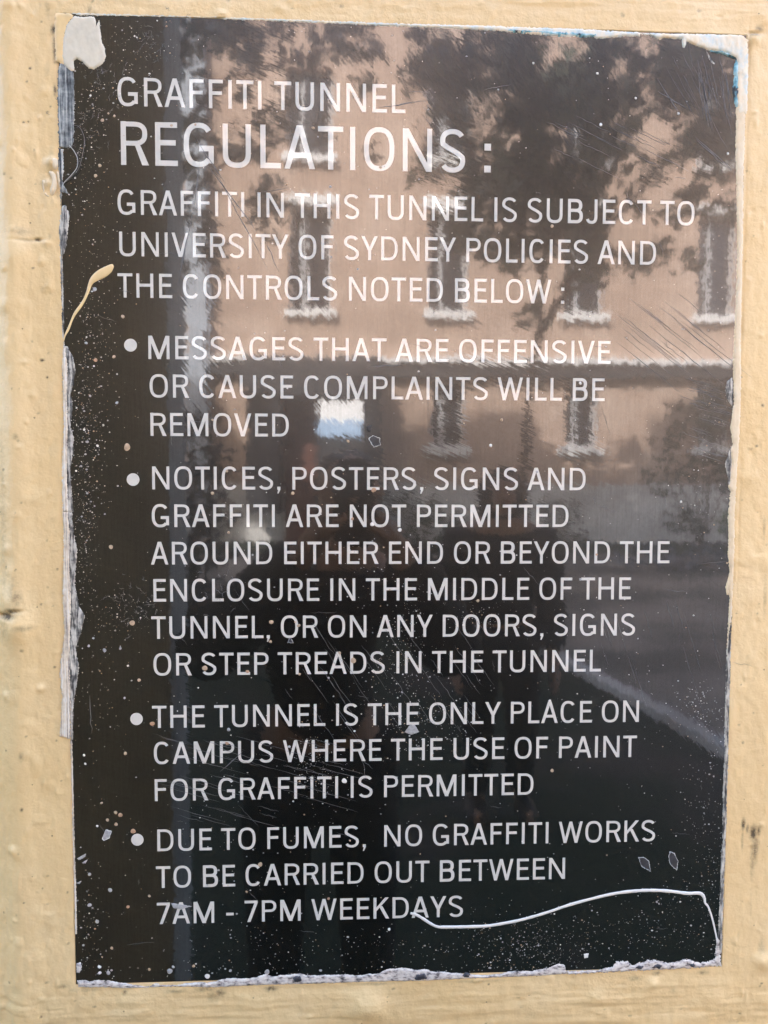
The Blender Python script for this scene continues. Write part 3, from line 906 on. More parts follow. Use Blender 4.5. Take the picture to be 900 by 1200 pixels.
# larger spots, one by one
SP = [(97, 58, 2.2, 'g'), (149, 524, 4.0, 't'), (117, 170 + 24, 1.9, 't'), (112, 206, 1.8, 't'), (120, 141, 2.0, 't'), (127, 133, 1.2, 't'), (134, 136, 1.4, 't'), (144, 371, 2.2, 't'), (111, 339, 2.2, 'g'), (112, 422, 2.2, 'o'), (133.5, 418, 2, 't'), (101, 402, 1.6, 'g'), (137, 472, 1.7, 'g'),
      (130, 641, 2.5, 't'), (155, 730, 3.2, 't'), (122.5, 762, 2.3, 'g'), (141, 760, 1.6, 'g'), (104, 757, 1.4, 'g'), (163, 797, 2.1, 't'), (146, 818, 1.3, 'g'), (178.5, 848, 2.8, 'o'), (147, 883, 1.8, 't'), (98.5, 885, 1.6, 'w'), (100, 895, 1.3, 'w'),
      (119, 941, 1.6, 't'), (135.5, 952, 2.1, 't'), (141, 955, 2.5, 'o'), (126, 961, 2, 't'), (136, 966, 1.9, 't'), (114, 968, 1.4, 'w'), (156, 974, 2.9, 'o'), (129, 1043, 2.3, 'g'), (105, 1024.5, 1.9, 'g'), (105, 1060.5, 2.5, 'g'), (150, 1062.5, 1.9, 'o'), (114, 1080, 2, 'g'), (175, 1050, 1.7, 't'), (131, 1111, 1.6, 't'), (127, 1140, 2.5, 'g'), (175, 1136, 1.7, 't'),
      (116.5, 1133, 2, 'w'), (117, 1140, 1.8, 'w'), (199, 1138, 3.6, 'g'), (313, 1139, 3, 'g'), (243, 1144, 3, 'w'), (227, 1132, 1.6, 't'), (403.5, 915, 3.2, 'w'), (468.5, 621, 2.3, 'w'), (436, 614.5, 2.4, 'w'), (414, 774, 3.0, 't'), (351, 790, 1.6, 't'), (318, 729, 2.4, 't'), (317, 752, 1.6, 't'), (240, 783, 3.4, 't'), (290, 787, 2.1, 'o'), (268, 855, 2.0, 'g'), (350, 733, 2.0, 't'), (398, 765, 1.7, 't'), (560, 704, 1.9, 't'), (346, 729, 1.2, 't'),
      (647, 903, 2.2, 't'), (408, 517, 1.5, 't'), (343, 578, 2.0, 't'), (438, 574, 3.0, 'o'), (413, 608, 1.8, 'o'), (249, 578, 1.9, 't'), (268, 624, 1.5, 't'), (249, 492, 1.4, 't'), (266, 552, 1.5, 't'), (203, 1133, 1.8, 'g'), (201, 147, 1.7, 't'), (229, 146, 1.4, 't'), (367, 150, 1.6, 't'), (446, 196, 1.8, 't'), (387, 219, 1.5, 'g'), (704, 146, 1.8, 'w'), (795, 133, 1.5, 'w'),
      (647, 265, 1.9, 't'), (853, 180, 1.3, 'w'), (700, 86, 1.4, 'w'), (625, 74, 1.2, 'w'), (745, 115, 1.2, 'w'), (575, 522, 2.0, 'w'), (588, 492, 1.6, 't'), (680, 449, 1.7, 'w'), (798, 588, 1.4, 'w'), (629, 553, 1.4, 'g'), (680, 679, 1.5, 'g'), (305, 1013, 2.6, 't'), (289, 1045, 1.4, 't'), (385, 1053, 1.6, 'o'), (266, 871, 2.0, 'o'), (456, 1089, 1.7, 'w'), (339, 875, 1.7, 'g'), (410, 985, 1.2, 't')]
MS = {'g': M_GREYSPOT, 't': M_TANSPOT, 'o': M_ORANGE, 'w': M_WHITE}
spot_mesh = {}
for k, m in MS.items():
    n = 14; v = [(0, -1.0, 0)]; f = []
    for ring, (rr, yy) in enumerate(((.55, -.8), (1.0, 0.0))):
        for i in range(n):
            a = 2 * math.pi * i / n; w = rr * (1 + .07 * math.sin(2 * a + 1) + .05 * math.sin(3 * a))
            v.append((w * math.cos(a), yy, w * math.sin(a)))
    for i in range(n):
        j = (i + 1) % n
        f += [(0, 1 + i, 1 + j), (1 + i, 1 + n + i, 1 + n + j, 1 + j)]
    me = bpy.data.meshes.new('paint_spot'); me.from_pydata(v, [], f); me.materials.append(m)
    me.polygons.foreach_set('use_smooth', np.ones(len(f), dtype=bool)); me.update()
    spot_mesh[k] = me
for px, py, r, k in SP:
    o = bpy.data.objects.new('paint_spot', spot_mesh[k]); COL.objects.link(o); o.parent = sign
    x, z = W2(px, py); r *= .00076
    o.location = (x, -.0001, z); o.scale = (r * random.uniform(.85, 1.1), .00035, r * random.uniform(.9, 1.15)); o.rotation_euler = (0, random.uniform(0, 6), 0)

# fine overspray: far more flecks than one could count
mb = MB()
def fleck(px, py, r, mi):
    x, z = W2(px, py)
    if abs(x) > AXW - .002 or abs(z - ZC) > AXH - .002: return
    n = random.choice((4, 5, 6)); a0 = random.uniform(0, 6); r *= .00076; e = random.uniform(.6, 1)
    v = [(x + r * random.uniform(.75, 1.15) * math.cos(a0 + 2 * math.pi * i / n), -.00019, z + e * r * random.uniform(.75, 1.15) * math.sin(a0 + 2 * math.pi * i / n)) for i in range(n)]
    mb.add(v, [tuple(range(n))], mi)
G = random.gauss; U = random.uniform
pick = lambda: random.choices((0, 1, 2, 3), (5, 2.2, 1.1, .25))[0]
size = lambda: min(1.5, .28 * math.exp(abs(G(0, .65))))
for cx, cy, sx, sy, n, big in [(105, 450, 16, 60, 270, .9), (97, 560, 10, 70, 300, .8), (105, 520, 18, 40, 120, 1.4), (100, 640, 9, 40, 180, .8), (110, 380, 15, 30, 90, 1), (110, 790, 22, 60, 110, 1.1), (105, 1090, 14, 40, 150, 1.1), (150, 720, 20, 12, 160, .7),
                               (97, 180, 12, 60, 240, .9), (130, 110, 30, 30, 150, .9), (170, 45, 25, 20, 110, .9), (110, 280, 20, 60, 110, .9), (370, 900, 16, 30, 240, .9), (470, 780, 22, 40, 260, .9), (500, 850, 26, 22, 200, 1), (480, 730, 14, 30, 90, .9),
                               (620, 1110, 34, 18, 330, .95), (700, 1100, 60, 22, 240, .9), (790, 1080, 26, 30, 160, 1), (820, 960, 14, 60, 170, .9), (833, 1020, 9, 60, 110, .9), (820, 830, 15, 16, 120, 1), (520, 1110, 80, 18, 160, 1), (330, 1110, 80, 18, 110, 1.1), (560, 720, 20, 10, 90, .9),
                               (430, 640, 40, 40, 60, 1.1), (250, 1000, 60, 60, 90, 1.1), (700, 800, 60, 40, 60, 1), (840, 440, 10, 60, 40, 1), (820, 560, 20, 40, 50, 1)]:
    for _ in range(n): fleck(G(cx, sx), G(cy, sy), size() * big, pick())
for _ in range(1000): fleck(U(75, 870), U(20, 1150), size(), pick())
for _ in range(260): fleck(U(80, 870), U(640, 1150), size() * 1.25, pick())
for _ in range(130): fleck(U(85, 860), 1143 - abs(G(0, 5)) - (0 if random.random() < .5 else 4), size() * 1.4, 0)
o = mb.build('paint_flecks', [M_GREYSPOT, M_WHITE, M_TANSPOT, M_ORANGE], sign)
o['kind'] = 'stuff'

# scratches cut into the lacquer
mb = MB()
def scratch(p, q, r=.25, wob=1.0, n=7):
    pts = []
    for i in range(n + 1):
        t = i / n
        x, z = W2(p[0] + (q[0] - p[0]) * t + G(0, wob * .4), p[1] + (q[1] - p[1]) * t + G(0, wob * .4)); pts.append((x, z))
    P = []
    for i, (x, z) in enumerate(pts):
        a, b = pts[max(i - 1, 0)], pts[min(i + 1, n)]
        d = math.hypot(b[0] - a[0], b[1] - a[1]); nx_, nz_ = -(b[1] - a[1]) / d, (b[0] - a[0]) / d
        w = r * .00076 * (math.sin(math.pi * (i + .3) / (n + .6))) * U(.6, 1.2)
        P.append(((x + nx_ * w, -.00016, z + nz_ * w), (x - nx_ * w, -.00016, z - nz_ * w)))
    for i in range(n):
        a, b, c, d = P[i][1], P[i + 1][1], P[i + 1][0], P[i][0]
        ar = (b[0] - a[0]) * (d[2] - a[2]) - (b[2] - a[2]) * (d[0] - a[0])
        mb.add([a, b, c, d] if ar > 0 else [d, c, b, a], [(0, 1, 2, 3)])
for p, q in [((228, 160), (264, 215)), ((240, 190), (300, 270)), ((250, 196), (315, 318)), ((234, 190), (228, 240)), ((226, 245), (208, 335)), ((310, 280), (326, 318)), ((815, 162), (852, 197)), ((770, 92), (796, 133)), ((770, 106), (806, 128)), ((815, 160), (858, 200)), ((430, 430), (470, 428)), ((445, 126), (500, 118)), ((258, 905), (285, 880)), ((105, 815), (108, 860))]:
    scratch(p, q, .5)
for _ in range(20):
    x, y = U(812, 850), U(58, 110); scratch((x, y), (x + U(5, 16), y + U(30, 70)), .3)
for _ in range(12):
    x, y = U(775, 830), U(60, 130); L = U(15, 60); scratch((x, y), (x + L * .55, y + L), .2)
for _ in range(18):
    x, y = U(640, 760), U(135, 190); L = U(15, 60); scratch((x, y), (x + L, y + L * .5), .22)
for _ in range(36):
    x, y = U(795, 835), U(440, 530); L = U(12, 45); scratch((x, y), (x + L, y + L * .32), .24)
for _ in range(22):
    x, y = U(720, 800), U(340, 400); L = U(30, 90); scratch((x, y), (x + L, y + L * .8), .26)
for _ in range(45):
    x, y = U(170, 380), U(860, 960); L = U(20, 80); scratch((x, y), (x + L, y + L * .28), .2)
for _ in range(40):
    x, y = U(350, 560), U(720, 850); L = U(15, 50); scratch((x, y), (x + L * .7, y + L), .2)
for _ in range(16):
    x, y = U(680, 840), U(690, 800); L = U(20, 60); scratch((x, y), (x + L * .3, y + L), .16)
for _ in range(60):
    x, y = U(95, 860), U(40, 1120); L = U(6, 34); a = U(-.2, 1.6); scratch((x, y), (x + L * math.cos(a), y + L * math.sin(a)), .2)
for cx, cy, n in [(120, 95, 26), (180, 45, 30), (95, 150, 30), (155, 705, 30), (255, 690, 12)]:
    for _ in range(n):
        x, y = G(cx, 14), G(cy, 16); L = U(4, 12); a = U(0, 6.3); scratch((x, y), (x + L * math.cos(a), y + L * math.sin(a)), .26, 2)
mb.build('scratches', M_SCRATCH, sign)


# ================================================================ THE YARD MIRRORED IN THE SIGN
def m_ground():
    t = NT('ground_turf')
    p = t.pos()
    a = t.noise(p, 0.8, 6, .6); b = t.noise(p, 14, 5, .7)
    c = t.ramp(b, [(.3, (.007, .016, .008)), (.7, (.020, .040, .019))])
    c = t.mix(t.ramp(a, [(.52, 0.0), (.6, 1.0)]), c, (.06, .052, .045))
    t.base(c); t.l(t.bump(b, .05, 1), t.b.inputs['Normal']); t.set(Roughness=.95)
    return t.mat


def m_asphalt():
    t = NT('path_asphalt')
    p = t.pos()
    a = t.noise(p, 60, 6, .7); b = t.noise(p, .9, 4)
    c = t.mix(t.ramp(b, [(.38, 0.), (.6, 1.)]), t.ramp(a, [(.3, (.10, .092, .08)), (.7, (.155, .142, .125))]), (.33, .295, .255))
    t.base(c); t.set(Roughness=.9)
    return t.mat


M_GROUND, M_PATH = m_ground(), m_asphalt()
M_PLINTH = plain('plinth_stone', (.62, .60, .58), .9, .3, 1.3)
N = 60
gx = np.concatenate([np.linspace(-600, -22, 8)[:-1], np.linspace(-22, 22, N), np.linspace(22, 600, 8)[1:]])
gy = np.concatenate([np.linspace(-700, -30, 8)[:-1], np.linspace(-30, 14, N), np.linspace(14, 500, 8)[1:]])
GX, GY = np.meshgrid(gx, gy)
GZ = 0.03 * fbm(GX * .7, GY * .7, 91, 3) - .02
n1, n0 = GX.shape
idx = np.arange(n1 * n0).reshape(n1, n0)
mesh_obj('ground', np.stack([GX, GY, GZ], -1).reshape(-1, 3), np.stack([idx[:-1, :-1], idx[:-1, 1:], idx[1:, 1:], idx[1:, :-1]], -1).reshape(-1, 4).tolist(), M_GROUND, None, True)['kind'] = 'structure'
mb = MB()
near_edge = [(-40, -9.5), (-8, -8.6), (-3, -8.1), (-.4, -7.8), (.8, -7.0), (1.35, -6.2), (1.62, -5.4), (1.84, -4.3), (2.0, -3.3), (2.25, -1.2), (3.2, -.3), (40, -.3)]
for (x0, y0), (x1, y1) in zip(near_edge[:-1], near_edge[1:]):
    mb.add([(x0, -13.2, .024), (x1, -13.2, .024), (x1, y1, .024), (x0, y0, .024)], [(0, 1, 2, 3)])
mb.build('path', M_PATH)['kind'] = 'structure'
mb = MB()
for (x0, y0), (x1, y1) in zip(near_edge[1:-2], near_edge[2:-1]):
    mb.add([(x0 - .03, y0 + .05, .0), (x1 - .03, y1 + .05, .0), (x1 + .07, y1 - .05, .0), (x0 + .07, y0 - .05, .0), (x0 - .03, y0 + .05, .06), (x1 - .03, y1 + .05, .06), (x1 + .07, y1 - .05, .06), (x0 + .07, y0 - .05, .06)],
           [(4, 5, 6, 7), (0, 1, 5, 4), (1, 2, 6, 5), (2, 3, 7, 6), (3, 0, 4, 7)])
mb.build('kerb', M_PLINTH)['kind'] = 'structure'

# ---- the sunlit building across the yard
FY = -16.0


def m_stucco():
    t = NT('pink_sandstone')
    p = t.pos()
    br = t.n('TexBrick'); br.offset = .5
    br.inputs['Scale'].default_value = 1.0; br.inputs['Brick Width'].default_value = .62; br.inputs['Row Height'].default_value = .31
    br.inputs['Mortar Size'].default_value = .012
    br.inputs['Color1'].default_value = (.51, .365, .285, 1); br.inputs['Color2'].default_value = (.45, .325, .255, 1); br.inputs['Mortar'].default_value = (.44, .35, .29, 1)
    sw = t.n('Mapping'); sw.inputs['Rotation'].default_value = (math.radians(90), 0, 0)
    t.l(p, sw.inputs[0]); t.l(sw.outputs[0], br.inputs['Vector'])
    nz = t.noise(p, 1.1, 6, .7)
    c = t.mix(.6, br.outputs['Color'], t.ramp(nz, [(.3, (.34, .235, .175)), (.5, (.48, .345, .265)), (.66, (.64, .50, .41))]))  # pale and dark blotches painted in for patchy sun on the stone
    t.base(c); t.set(Roughness=.9)
    return t.mat


M_STONE = m_stucco()
M_TRIM = plain('pale_stone_trim', (.84, .83, .82), .7, .06, 6)
M_DARKTRIM = plain('dark_timber', (.035, .035, .04), .6, .3, 5)
M_ROOF = plain('slate_roof', (.10, .10, .12), .7, .3, 4)
M_FRAME = plain('window_frame_paint', (.55, .56, .58), .5, .1, 6)
M_PANE = plain('window_glass', (.018, .022, .03), .12, .3, 2)
M_BRICKRED = plain('red_brick', (.20, .09, .07), .9, .25, 12)
px_m = F_PX / (.6556 - FY)
bx = lambda px: CAM.x + (px - 409.6) / px_m
bz = lambda py: CAM.z + (555.6 - py) / px_m
BX0, BX1, BH, BD = -22.0, 26.0, 12.6, 8.0
wins = []
for k in range(-6, 9):
    c = bx(364.5) + 3.07 * k
    if c - .6 < BX0 or c + .6 > BX1: continue
    wins.append((c - .46, c + .46, bz(367), bz(249)))
    wins.append((c - .50, c + .50, bz(193), bz(95)))
    if k not in (0, -1): wins.append((c - .40, c + .40, bz(523), bz(443)))
passage = (bx(372), bx(426), bz(513), bz(469))
holes = wins + [passage]
gx = sorted({BX0, BX1} | {h[0] for h in holes} | {h[1] for h in holes})
gz = sorted({0.0, 1.33, BH} | {h[2] for h in holes} | {h[3] for h in holes})
building = empty('sandstone_building', (0, FY, 0))
tag(building, 'pink sandstone building with rows of tall windows, mirrored in the black notice', 'building')
mb = MB(); rel = lambda y: y - FY
TH = .34
hit = lambda x, z: any(h[0] < x < h[1] and h[2] < z < h[3] for h in holes)
for i in range(len(gx) - 1):
    for j in range(len(gz) - 1):
        xm, zm = (gx[i] + gx[i + 1]) / 2, (gz[j] + gz[j + 1]) / 2
        if gx[i + 1] - gx[i] < 1e-6 or gz[j + 1] - gz[j] < 1e-6 or hit(xm, zm): continue
        mb.add([(gx[i], 0, gz[j]), (gx[i + 1], 0, gz[j]), (gx[i + 1], 0, gz[j + 1]), (gx[i], 0, gz[j + 1])], [(3, 2, 1, 0)], 1 if zm < 1.33 else 0)
for x0, x1, z0, z1 in holes:
    d = -TH
    mb.add([(x0, 0, z0), (x1, 0, z0), (x1, d, z0), (x0, d, z0)], [(0, 1, 2, 3)]); mb.add([(x0, 0, z1), (x1, 0, z1), (x1, d, z1), (x0, d, z1)], [(3, 2, 1, 0)])
    mb.add([(x0, 0, z0), (x0, 0, z1), (x0, d, z1), (x0, d, z0)], [(3, 2, 1, 0)]); mb.add([(x1, 0, z0), (x1, 0, z1), (x1, d, z1), (x1, d, z0)], [(0, 1, 2, 3)])
for x in (BX0, BX1):
    mb.add([(x, 0, 0), (x, -BD, 0), (x, -BD, BH), (x, 0, BH)], [(0, 1, 2, 3)])
pb = (passage[0] - .7, passage[1] + .9, passage[2] - .6, passage[3] + 2.0)
for x0, x1, z0, z1 in ((BX0, pb[0], 0, BH), (pb[1], BX1, 0, BH), (pb[0], pb[1], 0, pb[2]), (pb[0], pb[1], pb[3], BH)):
    mb.add([(x0, -BD, z0), (x1, -BD, z0), (x1, -BD, z1), (x0, -BD, z1)], [(0, 1, 2, 3)])
p0, d0, d1 = passage, -TH, -BD                               # passage right through to the light behind
A = [(p0[0], d0, p0[2]), (p0[1], d0, p0[2]), (p0[1], d0, p0[3]), (p0[0], d0, p0[3])]
B_ = [(pb[0], d1, pb[2]), (pb[1], d1, pb[2]), (pb[1], d1, pb[3]), (pb[0], d1, pb[3])]
mb.add(A + B_, [(0, 1, 5, 4), (1, 2, 6, 5), (2, 3, 7, 6), (3, 0, 4, 7)], 1)
mb.build('stone_walls', [M_STONE, M_PLINTH], building)
mb = MB()
mb.add([(BX0 - .4, .4, BH), (BX1 + .4, .4, BH), (BX1 + .4, -BD - .4, BH), (BX0 - .4, -BD - .4, BH), (BX0 - .4, -BD / 2, BH + 3.2), (BX1 + .4, -BD / 2, BH + 3.2)],
       [(0, 1, 5, 4), (2, 3, 4, 5), (3, 0, 4), (1, 2, 5), (3, 2, 1, 0)])
mb.build('roof', M_ROOF, building)
mb = MB(); mb.box((BX0, .003, bz(427)), (BX1, .30, bz(421))); mb.build('string_course', M_TRIM, building)
mb = MB(); mb.box((BX0, .003, bz(443)), (BX1, .20, bz(427.5))); mb.build('dark_fascia', M_DARKTRIM, building)
first = True
for x0, x1, z0, z1 in wins:
    mb = MB(); fw = .07; y0, y1 = -TH + .05, -TH + .13
    mb.box((x0, y0, z0), (x0 + fw, y1, z1)); mb.box((x1 - fw, y0, z0), (x1, y1, z1)); mb.box((x0 + fw, y0, z0), (x1 - fw, y1, z0 + fw)); mb.box((x0 + fw, y0, z1 - fw), (x1 - fw, y1, z1))
    xm = x0 + (x1 - x0) * .34
    mb.box((xm - .04, y0 + .004, z0 + fw), (xm + .04, y1 - .004, z1 - fw))
    w = mb.build('window', M_FRAME, building)
    mb = MB(); mb.box((x0, -TH - .02, z0), (x1, -TH + .045, z1)); mb.build('pane', M_PANE, w)
    mb = MB(); mb.box((x0 - .14, -TH + .14, z0 - .16), (x1 + .1, .16, z0 - .004)); mb.build('sill', M_TRIM, w)
    if z1 > bz(260) and z1 < bz(200):
        mb = MB(); mb.box((x0 - .12, .003, z1 + .004), (x1 + .12, .05, z1 + .2)); mb.build('lintel', M_TRIM, w)
mb = MB(); mb.box((bx(226), .003, 0), (bx(249), .35, BH)); mb.build('corner_pilaster', plain('blue_grey_stone', (.42, .46, .52), .8, .15, 3), building)
mb = MB(); mb.box((bx(296), .205, bz(470)), (bx(446), 1.1, bz(428))); mb.box((bx(298), .21, bz(598)), (bx(334), 1.0, bz(470) - .004)); mb.box((bx(428), .21, 0), (bx(445), 1.0, bz(470) - .004))
mb.build('entrance_porch', M_DARKTRIM, building)
mb = MB(); mb.box((bx(336), .004, .0), (bx(371), .12, bz(471))); mb.build('brick_jamb', M_BRICKRED, building)
mb = MB(); mb.box((bx(372), .15, .0), (bx(427), .3, bz(514))); mb.build('half_door', M_DARKTRIM, building)

# ---- pier beside the photographer
pier = empty('gate_pier', (-.51, 0, 0))
tag(pier, 'tall shaded pier at the left of the mirror image, beside the photographer', 'pier')
M_PIER = plain('pier_render', (.36, .375, .37), .9, .2, 4)
mb = MB(); mb.box((-1.5, -1.45, 0), (0, -1.25, 4.6)); mb.build('shaft', M_PIER, pier)
mb = MB(); mb.box((-1.52, -1.47, 4.603), (.02, -1.23, 4.72)); mb.build('cap', M_PIER, pier)

# ---- trees
def m_leaf(name, c):
    t = NT(name)
    oi = t.n('TexNoise'); oi.inputs['Scale'].default_value = 3.5; oi.inputs['Detail'].default_value = 4
    t.l(t.pos(), oi.inputs['Vector'])
    t.base(t.ramp(oi.outputs['Fac'], [(.3, tuple(x * .55 for x in c)), (.7, tuple(x * 1.5 for x in c))]))
    t.set(Roughness=.5, Transmission_Weight=0.0)
    t.b.inputs['Subsurface Weight'].default_value = 0
    return t.mat


M_LEAF = m_leaf('leaf_green', (.075, .095, .055)); M_LEAF2 = m_leaf('leaf_olive', (.095, .10, .075)); M_BARK = plain('bark', (.09, .07, .055), .95, .4, 14)


def leaves(clumps, size, n, spread=1.0):
    v, f = [], []
    for c, r in clumps:
        for _ in range(int(n * r * r)):
            d = Vector((random.gauss(0, 1), random.gauss(0, 1), random.gauss(0, 1))).normalized() * r * random.random() ** .4
            p = c + Vector((d.x, d.y, d.z * .8)) * spread
            a = Vector((random.gauss(0, 1), random.gauss(0, 1), random.gauss(0, .7))).normalized()
            b = a.cross(Vector((random.gauss(0, 1), random.gauss(0, 1), random.gauss(0, 1)))).normalized()
            s = size * random.uniform(.6, 1.3); k = len(v)
            v += [p - a * s, p + b * s * .42, p + a * s, p - b * s * .42]
            f.append((k, k + 1, k + 2, k + 3))
    return v, f


def tree(label, trunk_pts, trunk_r, limbs, clumps, mat, size=.14, n=210):
    root = empty('broadleaf_tree', trunk_pts[0])
    tag(root, label, 'tree', 'trees mirrored in the notice')
    off = Vector(trunk_pts[0])
    mb = MB(); mb.tube([Vector(p) - off for p in trunk_pts], trunk_r, 12); mb.build('trunk', M_BARK, root, True)
    for pts, r in limbs:
        mb = MB(); mb.tube([Vector(p) - off for p in pts], [r * (1 - .75 * i / (len(pts) - 1)) for i in range(len(pts))], 8); mb.build('limb', M_BARK, root, True)
    v, f = leaves([(c - off, r) for c, r in clumps], size, n)
    mesh_obj('crown', v, f, mat, root)
    return root


def clumps_in(boxes, dist, jitter):
    out = []
    for x0, y0, x1, y1, n, r0, r1 in boxes:
        for _ in range(n):
            out.append((yard(random.uniform(x0, x1), random.uniform(y0, y1), dist + random.uniform(-jitter, jitter)), random.uniform(r0, r1)))
    return out


TY = -9.5
base = yard(612, 560, TY); base.z = 0
fork = yard(630, 395, TY)
C1 = clumps_in([(520, 40, 860, 200, 52, .2, .42), (555, 50, 720, 260, 64, .25, .45), (540, 190, 700, 300, 24, .2, .36), (470, 60, 560, 230, 14, .18, .34), (700, 60, 870, 170, 20, .25, .4),
                (520, 220, 640, 320, 9, .18, .30), (690, 230, 860, 330, 10, .15, .25), (650, 300, 770, 350, 7, .14, .24), (600, 355, 650, 410, 5, .12, .2), (420, 30, 560, 110, 7, .15, .25), (780, 160, 880, 260, 8, .2, .3)], TY, 1.3)
tree('tall leafy tree on the right of the mirror image, before the pink facade', [base, yard(618, 480, TY), fork, yard(640, 300, TY), yard(650, 180, TY)], [.08, .045, .04, .04, .03],
     [([fork, yard(700, 280, TY - .5), yard(790, 180, TY - .8)], .07), ([yard(636, 320, TY), yard(580, 230, TY + .5), yard(520, 120, TY + .6)], .06), ([yard(640, 300, TY), yard(700, 180, TY + .8), yard(760, 90, TY + 1)], .06)], C1, M_LEAF)
TY2 = -8.0
b2 = yard(140, 560, TY2); b2.z = 0
C2 = clumps_in([(80, 20, 330, 70, 22, .2, .36), (100, 60, 250, 330, 34, .22, .4), (250, 120, 330, 260, 7, .14, .24), (240, 190, 330, 280, 7, .14, .24), (330, 30, 560, 70, 12, .14, .24), (260, 60, 400, 120, 5, .12, .2), (210, 40, 470, 200, 9, .10, .18)], TY2, 1.0)
tree('loose leafy tree at the upper left of the mirror image', [b2, yard(150, 380, TY2), yard(165, 200, TY2), yard(190, 60, TY2)], [.2, .15, .11, .05],
     [([yard(155, 320, TY2), yard(220, 230, TY2 + .4), yard(290, 170, TY2 + .6)], .06), ([yard(170, 190, TY2), yard(270, 90, TY2 - .3), yard(420, 50, TY2)], .06)], C2, M_LEAF2)


def bush(label, clumps, mat, size, n, group=None, name='shrub'):
    c0 = sum((c for c, r in clumps), Vector()) / len(clumps); c0.z = 0
    root = empty(name, c0); tag(root, label, 'shrub', group)
    v, f = leaves([(c - c0, r) for c, r in clumps], size, n); mesh_obj('foliage', v, f, mat, root)
    mb = MB()
    for c, r in clumps[:6]:
        mb.tube([(random.uniform(-.1, .1), random.uniform(-.1, .1), 0), (c - c0) * .6, c - c0], [.03, .02, .01], 6)
    mb.build('stem', M_BARK, root)


M_DKLEAF = m_leaf('leaf_dark_purple', (.045, .035, .035)); M_BRIGHT = m_leaf('leaf_bright', (.07, .16, .03)); M_SILVER = m_leaf('leaf_silver', (.22, .25, .30))
SY = -6.0
cl = [(yard(px, py, SY + random.uniform(-.4, .4)), r) for px, py, r in [(190, 500, .35), (225, 505, .34), (250, 540, .34), (225, 580, .4), (245, 600, .3), (230, 650, .4), (200, 600, .4), (250, 710, .3), (225, 720, .4), (300, 735, .25)]]
bush('dark purple leaved shrub beside the pier in the mirror image', cl, M_DKLEAF, .07, 700)
SY = -11.0
for lab, L, m in [('low silvery shrub at the right of the mirror image, under the plinth', [(735, 655, .28), (770, 650, .3), (800, 660, .3), (825, 650, .3), (850, 655, .3)], M_SILVER), ('small bright green shrub at the right edge of the mirror image', [(852, 606, .22), (858, 622, .22), (866, 600, .25), (868, 650, .3)], M_BRIGHT)]:
    bush(lab, [(yard(px, py, SY + random.uniform(-.3, .3)), r) for px, py, r in L], m, .06, 900)

M_MIDLEAF = m_leaf('leaf_mid', (.035, .05, .03))
for lab, L, dist in [('rounded dark shrub standing in for facade shadow at the right of the mirror image, before the ground-floor windows', [(785, 520, .45), (805, 490, .55), (845, 480, .6), (875, 500, .6), (780, 560, .5), (830, 550, .6), (870, 570, .5), (800, 610, .4)], -13.6),  # this shrub is added to make the dark shadow mass on the facade
                     ('low dark shrub between the two mirrored people', [(470, 590, .35), (500, 600, .4), (530, 605, .35), (485, 620, .35), (515, 630, .3)], -12.4),
                     ('small dark shrub right of the hooded person in the mirror image', [(640, 595, .3), (665, 600, .32), (652, 620, .3), (680, 628, .2)], -12.8)]:
    bush(lab, [(yard(px, py, dist + random.uniform(-.3, .3)), rr) for px, py, rr in L], M_MIDLEAF, .09, 420)

# ---- people mirrored in the sign
def skin(name, nodes, edges, mat, parent=None, sub=2, root=0):
    me = bpy.data.meshes.new(name)
    me.from_pydata([n[0] for n in nodes], edges, [])
    o = bpy.data.objects.new(name, me); COL.objects.link(o)
    md = o.modifiers.new('skin', 'SKIN'); md.use_smooth_shade = True
    for i, n in enumerate(nodes):
        r = n[1] if isinstance(n[1], tuple) else (n[1], n[1])
        me.skin_vertices[0].data[i].radius = r
        me.skin_vertices[0].data[i].use_root = (i == root)
    o.modifiers.new('sub', 'SUBSURF').levels = sub
    o.modifiers['sub'].render_levels = sub
    dg = bpy.context.evaluated_depsgraph_get()
    m2 = bpy.data.meshes.new_from_object(o.evaluated_get(dg))
    m2.name = name
    o.modifiers.clear(); o.data = m2; bpy.data.meshes.remove(me)
    m2.materials.clear(); m2.materials.append(mat)
    if parent: o.parent = parent
    return o


M_SKIN = plain('skin', (.42, .26, .19), .5, .1, 20); M_HAIR = plain('dark_hair', (.012, .010, .009), .45, .4, 60)
M_JACKET = plain('black_jacket', (.010, .010, .011), .8, .3, 14); M_TROUSER = plain('dark_trousers', (.018, .019, .022), .85, .3, 14); M_SHOE = plain('black_shoes', (.015, .015, .015), .5, .2, 20)
M_HOOD = plain('charcoal_hoodie', (.012, .012, .014), .85, .3, 14)


